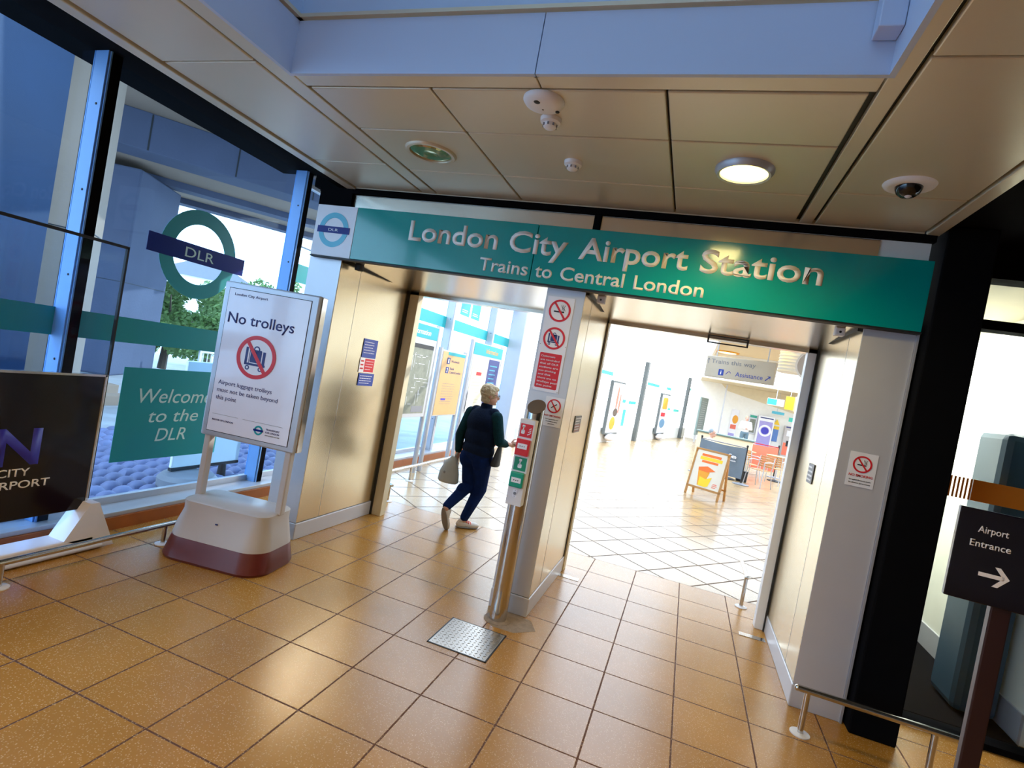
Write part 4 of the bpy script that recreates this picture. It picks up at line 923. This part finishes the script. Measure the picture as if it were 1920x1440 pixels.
t = thing('ticket_machine', 'lilac ticket machine with a big white ring, largest on the end wall', 'ticket machine', (0, 29.95, 0))
b = B(); wbox(b, 3.05, 3.72, 0, 1.86, -.30, 0, .02); b.put('cabinet', M['white'], t); b = B(); wbox(b, 3.12, 3.66, .35, 1.62, -.31, -.30); b.put('front', M['lilac'], t)
b = B(); b.ring(wall_x(3.39), wall_z(1.20), .29, .20, -.32, -.31, 32); b.put('ring_mark', M['white'], t); b = B(); b.lathe([(.17, -.31), (.17, -.322)], (wall_x(3.39), 0, wall_z(1.20)), 'y', 28); b.put('disc_mark', M['purple'], t)
b = B(); wbox(b, 3.12, 3.66, 1.74, 1.79, -.31, -.30); b.put('title_strip', M['navyink'], t)
t = thing('warning_sign', 'yellow triangle sign above the blue and yellow poster', 'sign', (0, 29.97, 0)); b = B(); b.poly([(wall_x(3.72), 0, wall_z(1.56)), (wall_x(3.98), 0, wall_z(1.56)), (wall_x(3.85), 0, wall_z(1.80))], (0, -.02, 0)); b.put('triangle', M['yellow'], t)
t = thing('wall_poster', 'blue poster with a yellow top between the ticket machines', 'poster', (0, 29.97, 0))
b = B(); wbox(b, 3.72, 3.98, .80, 1.49, -.02, 0); b.put('sheet', mat('sky_print', (.10, .22, .55)), t); b = B(); wbox(b, 3.72, 3.98, 1.35, 1.49, -.03, -.02); b.put('yellow_print', M['yellow'], t)
t = thing('ticket_machine', 'grey ticket machine with a coral base at the right of the end wall', 'ticket machine', (0, 29.95, 0))
b = B(); wbox(b, 4.18, 4.68, 0, 1.60, -.30, 0, .02); b.put('cabinet', M['greypl'], t); b = B(); wbox(b, 4.21, 4.62, .30, .85, -.31, -.30); b.put('base_panel', M['redcloth'], t); b = B(); wbox(b, 4.28, 4.5, 1.15, 1.4, -.31, -.30); b.put('screen', M['paperw'], t); b = B(); wbox(b, 4.32, 4.46, .70, .95, -.32, -.31); b.put('slot', M['ink'], t); b = B(); wbox(b, 4.22, 4.64, 1.52, 1.57, -.31, -.30); b.put('title_strip', M['navyink'], t)
t = thing('hanging_banner', 'light blue banner sign over the ticket machines', 'sign', (0, 29.4, 0)); b = B(); wbox(b, 3.50, 4.0, 2.02, 2.14, -.03, 0); b.put('banner', M['ltblue'], t); b = B(); b.tube([(wall_x(3.7), 0, 2.1), (wall_x(3.7), 0, 3.1)], .01, 6); b.put('hanger', M['alu'], t)
t = thing('wall_sign', 'small teal square sign above the grey ticket machine', 'sign', (0, 29.97, 0)); b = B(); wbox(b, 4.30, 4.55, 1.80, 1.98, -.03, 0); b.put('plate', M['aqua'], t)
b = B(); b.box(-.03, .03, -.03, .03, 0, 3.05); tag(b.put('glazing_post', M['alu'], loc=(1.62, 29.0, 0)), 'thin grey post standing before the end wall, left of the posters', 'window post')
# ================================================================== PEOPLE
def remesh(o, vox, smooth=2):
    m = o.modifiers.new('r', 'REMESH'); m.mode = 'VOXEL'; m.voxel_size = vox; m.use_smooth_shade = True
    if smooth: s = o.modifiers.new('s', 'SMOOTH'); s.iterations = smooth; s.factor = .5
    dg = bpy.context.evaluated_depsgraph_get(); me = bpy.data.meshes.new_from_object(o.evaluated_get(dg)); o.modifiers.clear()
    mm = list(o.data.materials); o.data = me; me.materials.clear(); [me.materials.append(x) for x in mm]
    for p in me.polygons: p.use_smooth = True
    return o
def limb(b, pts, rad, seg=14):
    """rounded tapered limb through the joints"""
    P, Rr = [], []
    for i in range(len(pts) - 1):
        for k in range(6):
            f = k / 6; P.append(Vector(pts[i]).lerp(Vector(pts[i + 1]), f)); Rr.append(rad[i] + (rad[i + 1] - rad[i]) * f)
    P.append(Vector(pts[-1])); Rr.append(rad[-1]); b.tube(P, Rr, seg)
    for p, r in zip(pts, rad): b.ball(p, r, seg=12)
def hand(b, w, d, up, s=1.0, curl=.9):
    """palm and five separate fingers; w wrist, d pointing direction, up = thumb side"""
    w, d, up = Vector(w), Vector(d).normalized(), Vector(up).normalized(); n = d.cross(up).normalized()
    m = Matrix((d, up, n)).transposed()
    b.ball(w + d * .042 * s, (.048 * s, .038 * s, .015 * s), m, 14)
    for i, (o, l, r) in enumerate(((.026, .072, .0082), (.009, .080, .0086), (-.009, .074, .0082), (-.025, .058, .0074))):
        p = w + d * .078 * s + up * o * s; dd = d.copy(); pts = [p]
        for k in range(3):
            pts.append(pts[-1] + dd * l * s * (.42, .33, .25)[k]); dd = (Matrix.Rotation(-curl * .75 - i * .05, 3, up) @ dd)
        b.tube(pts, [r * s, r * s, r * .92 * s, r * .75 * s], 8); b.ball(pts[-1], r * .75 * s, seg=8)
    p = w + d * .025 * s + up * .03 * s; q = p + (d * .6 + up * .7).normalized() * .036 * s; e = q + (d * .9 + up * .25 + n * .3).normalized() * .03 * s
    b.tube([p, q, e], [.012 * s, .0095 * s, .0075 * s], 8); b.ball(e, .0075 * s, seg=8)
def shoe(t, heel, toe, up, name='shoe', lace=True):
    heel, toe = Vector(heel), Vector(toe); d = (toe - heel); L = d.length; d.normalize(); up = Vector(up); up = (up - d * up.dot(d)).normalized(); sdir = d.cross(up)
    m = Matrix((d, sdir, up)).transposed()
    b = B(); b.ball(heel + d * L * .28 + up * .045, (L * .30, .038, .045), m, 14); b.ball(heel + d * L * .66 + up * .035, (L * .36, .043, .034), m, 14); b.ball(heel + d * L * .22 + up * .075, (L * .17, .034, .035), m, 12)
    o = b.put(name, M['shoe'], t); remesh(o, .006, 3)
    b = B(); b.ball(heel + d * L * .48 + up * .012, (L * .52, .046, .014), m, 16); b.put('sole', M['sole'], o, True)
    if lace:
        b = B()
        for k in range(4): c = heel + d * L * (.42 + .09 * k) + up * (.084 - .009 * k); b.tube([c - sdir * .034 - up * .016, c - sdir * .015, c + sdir * .015, c + sdir * .034 - up * .016], .007, 6)
        b.put('laces', M['coral'], o, True)
def face(t, c, fdir, s=1.0, glasses=False, hairm=None, earsize=1):
    """eyes, brows and mouth as children; nose, ears and chin belong to the body mesh"""
    c, f = Vector(c), Vector(fdir).normalized(); u = Vector((0, 0, 1)); r = f.cross(u).normalized(); m = Matrix((r, f, u)).transposed()
    for k in (-1, 1):
        b = B(); b.ball(c + f * .083 * s + r * k * .031 * s + u * .005, .0115 * s, seg=10); e = b.put('eye', M['paperw'], t, True)
        b = B(); b.ball(c + f * .0915 * s + r * k * .031 * s + u * .005, .0055 * s, seg=8); b.put('iris', M['ink'], e, True)
        b = B(); b.ball(c + f * .090 * s + r * k * .032 * s + u * .026, (.018 * s, .004, .004), m, 8); b.put('eyebrow', M['greyhair'], t, True)
    b = B(); b.ball(c + f * .086 * s - u * .055 * s, (.022 * s, .006, .007), m, 10); b.put('mouth', mat('lips', (.42, .13, .11)), t, True)
    if glasses:
        b = B()
        for k in (-1, 1):
            q = []
            for j in range(17): a = 2 * PI * j / 16; q.append(c + f * .103 * s + r * (k * .032 + .025 * math.cos(a)) * s + u * (.004 + .019 * math.sin(a)))
            b.tube(q, .0018, 6, False); b.tube([c + f * .10 * s + r * k * .057 * s + u * .012, c + r * k * .076 * s + u * .014], .0022, 6)
        b.put('glasses', M['ink'], t)
def headmass(b, c, f, s=1.0):
    c, f = Vector(c), Vector(f).normalized(); u = Vector((0, 0, 1)); r = f.cross(u).normalized(); m = Matrix((r, f, u)).transposed()
    b.ball(c + u * .02 * s - f * .008 * s, (.074 * s, .095 * s, .095 * s), m, 22); b.ball(c + f * .018 * s - u * .045 * s, (.058 * s, .070 * s, .068 * s), m, 18)
    b.ball(c + f * .070 * s - u * .085 * s, (.022 * s, .018 * s, .016 * s), m, 10)
    b.ball(c + f * .095 * s - u * .020 * s, (.011 * s, .018 * s, .020 * s), m, 10); b.tube([c + f * .085 * s + u * .01, c + f * .108 * s - u * .024 * s], [.007 * s, .011 * s], 8)
    for k in (-1, 1): b.ball(c + r * k * .074 * s - f * .006 * s - u * .012 * s, (.010 * s, .018 * s, .030 * s), m, 10)
    return m, r, u

# woman walking away, seen from behind
W = thing('person', 'person in a dark fleece and jeans walking away through the left opening, tote in hand', 'person', (-2.06, 5.55, 0))
f = Vector((.50, .866, 0)); r = Vector((.866, -.50, 0)); u = Vector((0, 0, 1)); MB = Matrix((r, f, u)).transposed()
hf = Vector((.86, .50, -.05)).normalized()         # the head is turned to the right
hc = Vector((.015, .02, 1.492))
shL, elL, wrL = Vector((-.180, .05, 1.265)), Vector((-.240, .0, 1.00)), Vector((-.225, -.01, .805))
shR, elR, wrR = Vector((.170, -.07, 1.275)), Vector((.250, -.08, 1.03)), Vector((.315, .10, 1.00))
hpL, knL, anL = Vector((-.075, .03, .83)), Vector((-.045, .02, .47)), Vector((-.140, -.26, .245))
hpR, knR, anR = Vector((.080, -.03, .83)), Vector((.085, .05, .45)), Vector((-.015, .0, .095))
b = B()
headmass(b, hc, hf); limb(b, [(0, .0, 1.32), hc - u * .06], [.050, .046])
b.ball((0, 0, 1.16), (.16, .10, .17), MB); b.ball((0, 0, .98), (.145, .10, .16), MB); b.ball((0, 0, .86), (.155, .11, .11), MB)
limb(b, [shL, elL, wrL], [.048, .038, .025]); limb(b, [shR, elR, wrR], [.048, .038, .025])
limb(b, [hpL, knL, anL], [.080, .052, .034]); limb(b, [hpR, knR, anR], [.080, .052, .034])
hand(b, wrL, Vector((-.05, .0, -1)), f, .95); hand(b, wrR, Vector((.5, .85, .05)), u, .95)
bd = b.put('body', M['skin'], W); remesh(bd, .0055, 2)
b = B()   # fleece
b.ball((-.01, .01, 1.17), (.222, .145, .19), MB, 24); b.ball((0, .005, 1.02), (.215, .150, .20), MB, 24); b.ball((0, 0, .890), (.212, .155, .13), MB, 24)
b.ball((0, .01, 1.275), (.155, .09, .07), MB, 18)
for s_ in ((-.12, .05, 1.29), (.12, -.04, 1.30)): b.ball(s_, .068, seg=14)
b.tube([(0, .005, 1.29), (.005, .01, 1.395)], [.072, .062], 16)
o = b.put('fleece', M['fleece'], W); remesh(o, .008, 6)
b = B(); limb(b, [shL, elL, wrL + Vector((0, 0, .03))], [.066, .056, .040]); o2 = b.put('sleeve', M['sleeve'], W); remesh(o2, .007, 4)
b = B(); limb(b, [shR, elR, wrR - Vector((.03, .05, 0))], [.066, .056, .040]); o2 = b.put('sleeve', M['sleeve'], W); remesh(o2, .007, 4)
b = B()   # jeans
b.ball((0, 0, .86), (.195, .150, .13), MB, 22); b.ball((-.08, .0, .78), (.108, .12, .13), MB, 16); b.ball((.08, -.03, .78), (.108, .12, .13), MB, 16)
limb(b, [hpL, knL, anL + Vector((0, .02, .02))], [.112, .074, .050]); limb(b, [hpR, knR, anR + Vector((0, 0, .03))], [.112, .074, .050])
b.ball(knL.lerp(anL, .30) - f * .02, (.056, .06, .10), None, 12); b.ball(knR.lerp(anR, .30) - f * .015, (.056, .058, .11), None, 12)
o = b.put('jeans', M['denim'], W); remesh(o, .007, 4)
b = B()   # hair, short and blond grey
mh = Matrix((hf.cross(u).normalized(), hf, u)).transposed()
b.ball(hc + u * .030 - hf * .016, (.083, .098, .094), mh, 22); b.ball(hc - hf * .045 - u * .035, (.066, .050, .066), mh, 16); b.ball(hc + u * .075 + hf * .03, (.06, .06, .035), mh, 14)
for k in range(16):
    a = PI * .30 + PI * 1.4 * k / 15 ; q = hc + mh @ Vector((.066 * math.cos(a - PI * .5 + PI), 0, 0)) if False else hc - hf * (.04 + .035 * math.sin(k)) + mh.col[0] * (.05 * math.cos(k * 1.9)) - u * .055
    b.ball(q, (.018, .018, .038), mh, 8)
o = b.put('hair', M['hair'], W); remesh(o, .006, 1)
bm_ = bmesh.new(); bm_.from_mesh(o.data)
for v in bm_.verts:      # combed locks, and clear of the face
    d = v.co - hc; v.co += v.normal * .004 * math.sin(38 * d.dot(mh.col[0]) + 14 * d.z + 3 * noise.noise(v.co * 30))
    fx = d.dot(hf)
    if fx > .045 and d.z < .055: v.co -= hf * (fx - .045) * .95
bm_.to_mesh(o.data); bm_.free()
face(W, hc, hf, 1.0, True)
fr = Vector((.78, .62, 0)).normalized()
shoe(W, Vector((-.085, -.04, .0)), Vector((-.085, -.04, .0)) + fr * .265, u)
shoe(W, Vector((-.165, -.295, .235)), Vector((-.145, -.285, .235)) + Vector((.02, .06, -.245)), f * -1.0 + Vector((0, 0, .2)) if False else Vector((.35, .9, .25)), lace=False)
# tote in the left hand, shoulder bag and phone on the right
t = thing('tote_bag', 'pale grey tote bag hanging from the left hand of the walking person', 'bag', (-2.335, 5.52, .455))
b = B(); b.tube([(0, 0, 0), (0, 0, .02), (.0, 0, .12), (.01, 0, .22), (.03, 0, .30)], [(.055, .10), (.07, .125), (.065, .115), (.045, .08), (.018, .028)], 20); o = b.put('sack', M['tote'], t); remesh(o, .006, 3)
b = B(); b.tube([(.03, 0, .28), (.045, 0, .33), (.055, .005, .36)], .012, 8); b.put('handle', M['tote'], t, True)
b = B(); b.ball((-.03, -.070, .12), (.014, .004, .016), None, 8); b.put('printed_mark', M['greyink'], t)
t = thing('shoulder_bag', 'black bag held at the right side of the walking person', 'bag', (-1.80, 5.50, .76))
b = B(); b.tube([(-.02, 0, 0), (-.02, 0, .02), (-.01, .0, .12), (.0, .0, .22)], [(.085, .04), (.09, .045), (.06, .035), (.028, .02)], 16); b.put('body', M['ink'], t, True)
b = B(); b.tube([(-.03, 0, .23), (-.05, -.01, .33), (-.04, .02, .42)], .010, 8); b.put('strap', M['ink'], t, True)
t = thing('phone', 'dark phone held out in the right hand of the walking person', 'phone', (-1.655, 5.73, 1.005))
b = B(); b.box(-.075, .075, -.037, .037, -.005, .005, .003, mtx=Matrix.Rotation(math.radians(50), 4, 'Z')); b.put('body', M['signblack'], t)

# seated man behind the cafe banner
S_ = thing('person', 'grey haired person in a cream top seated behind the cafe banner', 'person', (.80, 16.5, 0))
sf = Vector((.95, -.30, 0)).normalized(); sr = sf.cross(u).normalized(); ms = Matrix((sr, sf, u)).transposed(); sc_ = Vector((-.02, .0, 1.085))
b = B(); headmass(b, sc_, sf, 1.05); limb(b, [(-.05, 0, .88), sc_ - u * .06], [.055, .05]); b.ball((-.06, 0, .72), (.19, .12, .22), ms); b.ball((-.06, 0, .52), (.17, .13, .14), ms)
for k in (-1, 1):
    sh = Vector((-.05, 0, .84)) + sr * k * .19; el = sh + sf * .10 - u * .25; wr = el + sf * .24 + u * .08
    limb(b, [sh, el, wr], [.05, .042, .028]); hand(b, wr, sf, u, 1.0)
    hp = Vector((-.05, 0, .47)) + sr * k * .09; kn = hp + sf * .42 + u * .02; an = kn - u * .42; limb(b, [hp, kn, an], [.085, .058, .04])
    b.ball(an + sf * .07 - u * .02, (.05, .13, .045), ms, 12)
o = b.put('body', M['skin'], S_); remesh(o, .009, 2)
b = B(); b.ball((-.06, 0, .74), (.225, .15, .22), ms); b.ball((-.06, 0, .55), (.20, .15, .16), ms); b.ball((-.05, 0, .86), (.17, .10, .07), ms)
for k in (-1, 1):
    sh = Vector((-.05, 0, .84)) + sr * k * .19; el = sh + sf * .10 - u * .25; limb(b, [sh, el, el + sf * .18 + u * .06], [.068, .058, .042])
o = b.put('top', M['ceil_far'], S_); remesh(o, .011, 4)
b = B()
for k in (-1, 1):
    hp = Vector((-.05, 0, .47)) + sr * k * .09; kn = hp + sf * .42 + u * .02; limb(b, [hp, kn, kn - u * .36], [.10, .07, .055])
o = b.put('trousers', M['navyink'], S_); remesh(o, .011, 3)
b = B(); b.ball(sc_ + u * .035 - sf * .022, (.083, .092, .088), ms, 20); o = b.put('hair', M['greyhair'], S_, True); face(S_, sc_, sf, 1.05)

# standing person far off
D = thing('person', 'person in a white top and grey jeans standing far off by the posters', 'person', (2.58, 26.6, 0))
df = Vector((.1, -1, 0)).normalized(); dr = df.cross(u).normalized(); md = Matrix((dr, df, u)).transposed(); dc = Vector((0, 0, 1.60))
def standing(b, pad=0.0, parts='all'):
    if parts in ('all', 'top'): b.ball((0, 0, 1.28), (.17 + pad, .11 + pad, .20), md); b.ball((0, 0, 1.08), (.15 + pad, .11 + pad, .16), md)
    for k in (-1, 1):
        sh = Vector((0, 0, 1.40)) + dr * k * .17; el = sh + dr * k * .07 - u * .26 + df * .02; wr = el - dr * k * .17 + df * .16
        hp = Vector((0, 0, .92)) + dr * k * .085; kn = hp - u * .42 + dr * k * .02; an = kn - u * .40
        if parts in ('all', 'top'): limb(b, [sh, el, wr], [.048 + pad, .04 + pad, .028 + pad])
        if parts in ('all', 'leg'): limb(b, [hp, kn, an], [.085 + pad, .055 + pad, .038 + pad])
        if parts == 'all': hand(b, wr, -dr * k + df * .3, u, 1.0); b.ball(an + df * .07 - u * .055, (.045, .13, .045), md, 12)
    if parts == 'leg': b.ball((0, 0, .93), (.17, .12, .11), md)
b = B(); headmass(b, dc, df); limb(b, [(0, 0, 1.42), dc - u * .05], [.05, .046]); standing(b); o = b.put('body', M['skin'], D); remesh(o, .010, 2)
b = B(); standing(b, .02, 'top'); o = b.put('shirt', M['white'], D); remesh(o, .012, 3)
b = B(); standing(b, .014, 'leg'); o = b.put('jeans', mat('grey_denim', (.10, .16, .20), .8), D); remesh(o, .012, 3)
b = B(); b.ball(dc + u * .032 - df * .018, (.080, .094, .088), md, 18); b.put('hair', M['hair'], D, True); face(D, dc, df)

# ================================================================== CAFE CORNER
t = thing('sandwich_board', 'wooden framed A board with a food and drink poster standing on the hall floor', 'sandwich board', (.55, 11.52, 0), math.radians(-27))
LM = Matrix.Rotation(math.radians(-12), 4, 'X'); LB_ = Matrix.Translation((0, .34, 0)) @ Matrix.Rotation(math.radians(10), 4, 'X')
b = B()
for x in (-.355, .315): b.box(x, x + .04, -.02, .02, 0, .97, .004, mtx=LM)
b.box(-.355, .355, -.02, .02, .93, .97, .004, mtx=LM); b.box(-.355, .355, -.02, .02, .15, .19, .004, mtx=LM); b.put('front_frame', M['wood'], t)
b = B()
for x in (-.35, .31): b.box(x, x + .04, -.018, .018, 0, .955, .004, mtx=LB_)
b.box(-.35, .35, -.018, .018, .20, .24, .004, mtx=LB_); b.put('rear_frame', M['wood'], t)
b = B(); b.box(-.32, .32, -.012, .008, .19, .93, mtx=LM); p = b.put('poster', mat('cream_poster', (.72, .66, .56), .4), t)
def flat(name, m, fn):
    b = B(); fn(b)
    for v in b.bm.verts: v.co = LM @ v.co
    return b.put(name, m, p)
flat('red_strip', M['orange'], lambda b: (b.box(-.20, .20, -.015, -.012, .82, .87), b.box(-.17, .17, -.015, -.012, .69, .735)))
flat('yellow_strip', M['yellow'], lambda b: b.box(-.22, .24, -.016, -.012, .745, .81))
flat('cup', M['amber'], lambda b: b.poly([(-.14, -.012, .22), (-.20, -.012, .58), (.02, -.012, .60), (.05, -.012, .50), (-.02, -.012, .22)], (0, -.003, 0)))
flat('drink', M['orange'], lambda b: b.poly([(-.20, -.015, .58), (-.02, -.015, .63), (.16, -.015, .56), (.0, -.015, .51), (-.19, -.015, .52)], (0, -.003, 0)))
flat('yellow_cup', M['yellow'], lambda b: b.poly([(-.12, -.015, .22), (-.13, -.015, .40), (0, -.015, .37), (.12, -.015, .43), (.08, -.015, .24), (.02, -.015, .21)], (0, -.003, 0)))
flat('price_print', M['coral'], lambda b: (b.box(.16, .26, -.015, -.012, .27, .285), b.box(.17, .25, -.015, -.012, .30, .315), b.box(.16, .24, -.015, -.012, .235, .25)))
def banner(name, label, x0, y0, x1, y1, zt, zb, m, cap, border=None, feet=True):
    w = math.hypot(x1 - x0, y1 - y0); t = thing(name, label, 'cafe banner', (x0, y0, 0), math.atan2(y1 - y0, x1 - x0))
    b = B(); n = 24; g_ = [[], []]
    for i in range(n + 1):
        s_ = i / n; x = s_ * w; yy = .02 * math.sin(s_ * 9); sag = .035 * math.sin(PI * s_)
        g_[0].append(b.bm.verts.new((x, yy, zt - sag))); g_[1].append(b.bm.verts.new((x, yy * 1.5, zb)))
    for i in range(n): b.bm.faces.new((g_[0][i], g_[0][i + 1], g_[1][i + 1], g_[1][i]))
    r_ = bmesh.ops.extrude_face_region(b.bm, geom=b.bm.faces[:])
    for e in r_['geom']:
        if isinstance(e, bmesh.types.BMVert): e.co.y += .006
    b.put('cloth', m, t, True)
    b = B(); b.tube([(0, .03, zt + .01), (w, .03, zt + .01)], .014, 8); b.put('top_rail', border or M['greyink'], t, True)
    if feet:
        for x in (0.0, w):
            b = B(); b.tube([(x, .03, 0), (x, .03, zt + .05)], .02, 10); b.ball((x, .03, zt + .06), .03, seg=10); b.put('post', M['dark'], t, True)
            b = B(); b.lathe([(.20, 0), (.20, .015), (.06, .04), (.001, .045)], (x, .03, 0), seg=24); b.put('foot', M['greyink'], t, True)
    if cap: text(t, 'lettering', cap, M['paperw'], w * .44, w * .84, zb + .48, .10, -.035, bold=.02); text(t, 'lettering', 'freshly made', M['paperw'], w * .52, w * .84, zb + .40, .03, -.035, bold=.02)
    return t
banner('cafe_barrier', 'slate grey cafe banner with white lettering behind the A board', .485, 15.6, 1.58, 15.0, .93, .13, M['greycloth'], 'cafe')
banner('cafe_barrier', 'coral red cafe banner with a dark red top edge behind the chairs', 1.52, 18.9, 2.85, 18.6, .93, .16, M['redcloth'], None, M['darkred'])
def chair():
    t = thing('cafe_chair', '', 'chair')
    fr_ = []
    for x, y, n in ((-.22, -.20, 'leg'), (.22, -.20, 'leg')):
        b = B(); b.tube([(x * 1.12, y * 1.25, 0), (x, y, .44), (x, y, .66)], .012, 8); b.put('leg', M['alu'], t, True)
    for x in (-.20, .20):
        b = B(); b.tube([(x * 1.1, .26, 0), (x, .18, .44), (x, .24, .80)], .012, 8); b.put('leg', M['alu'], t, True)
    b = B(); b.tube([(-.22, -.20, .66), (-.24, 0, .68), (-.20, .21, .66)], .013, 8); b.tube([(.22, -.20, .66), (.24, 0, .68), (.20, .21, .66)], .013, 8); b.put('armrest', M['alu'], t, True)
    b = B()
    for k in range(6): b.box(-.21, .21, -.20 + k * .065, -.15 + k * .065, .44, .452, .003)
    b.put('seat', M['woodslat'], t)
    b = B()
    for k in range(5): b.box(-.20, .20, .225 + k * .008, .24 + k * .008, .52 + k * .06, .56 + k * .06, .003)
    b.put('backrest', M['woodslat'], t); return t
c0 = chair()
for i, (x, y, a, l) in enumerate(((2.02, 15.35, -40, 'aluminium cafe chair with tan slats nearest, right of the grey banner'), (1.85, 16.45, 30, 'slatted cafe chair just behind the nearest chair, by the grey banner'), (2.55, 16.7, 160, 'slatted cafe chair at the right, before the coral banner'))):
    o = c0 if i == 0 else copy_tree(c0); o.location = (x, y, 0); o.rotation_euler[2] = math.radians(a); o['label'] = l; o['group'] = 'slatted cafe chairs'
def table(x, y, l):
    t = thing('cafe_table', l, 'table', (x, y, 0), 0, 'cafe tables')
    b = B(); b.lathe([(.001, .72), (.33, .72), (.34, .73), (.34, .745), (.001, .75)], seg=32); b.put('tabletop', M['woodslat'], t, True)
    b = B(); b.tube([(0, 0, .02), (0, 0, .72)], .025, 12); b.put('stem', M['alu'], t, True)
    b = B(); b.lathe([(.21, 0), (.21, .015), (.04, .05), (.001, .05)], seg=24); b.put('foot', M['dark'], t, True); return t
table(1.30, 15.70, 'round cafe table carrying a cup behind the grey banner'); table(1.75, 17.25, 'round cafe table between the seated person and the coral banner'); table(2.75, 17.6, 'round cafe table at the far right before the coral banner')
for (x, y, l) in ((1.26, 15.62, 'white cup on the table behind the grey banner'), (1.70, 17.2, 'white cup on the table before the coral banner')):
    t = thing('coffee_cup', l, 'cup', (x, y, .75)); b = B(); b.lathe([(.024, 0), (.038, .08), (.034, .08), (.022, .006)], seg=20); b.put('body', M['white'], t, True); b = B(); b.tube([(.036, 0, .065), (.06, 0, .055), (.055, 0, .03), (.03, 0, .02)], .005, 6); b.put('handle', M['white'], t, True)
t = thing('storage_box', 'black box on the floor between the grey banner and the nearest cafe chair', 'box', (1.66, 15.75, 0)); b = B(); b.box(-.13, .13, -.10, .10, 0, .26, .02); b.put('body', M['ink'], t, True); b = B(); b.box(-.14, .14, -.11, .11, .26, .285, .01); b.put('lid', M['dark'], t)
t = thing('cafe_counter', 'low wooden cafe counter with a green grey top behind the seated person', 'counter', (1.35, 18.2, 0), math.radians(-10))
b = B(); b.box(-.9, .7, -.2, .2, 0, .98, .01); b.put('body', M['ceil_far'], t); b = B(); b.box(-.95, .75, -.24, .24, .98, 1.03, .01); b.put('worktop', mat('sage_top', (.12, .17, .15)), t)
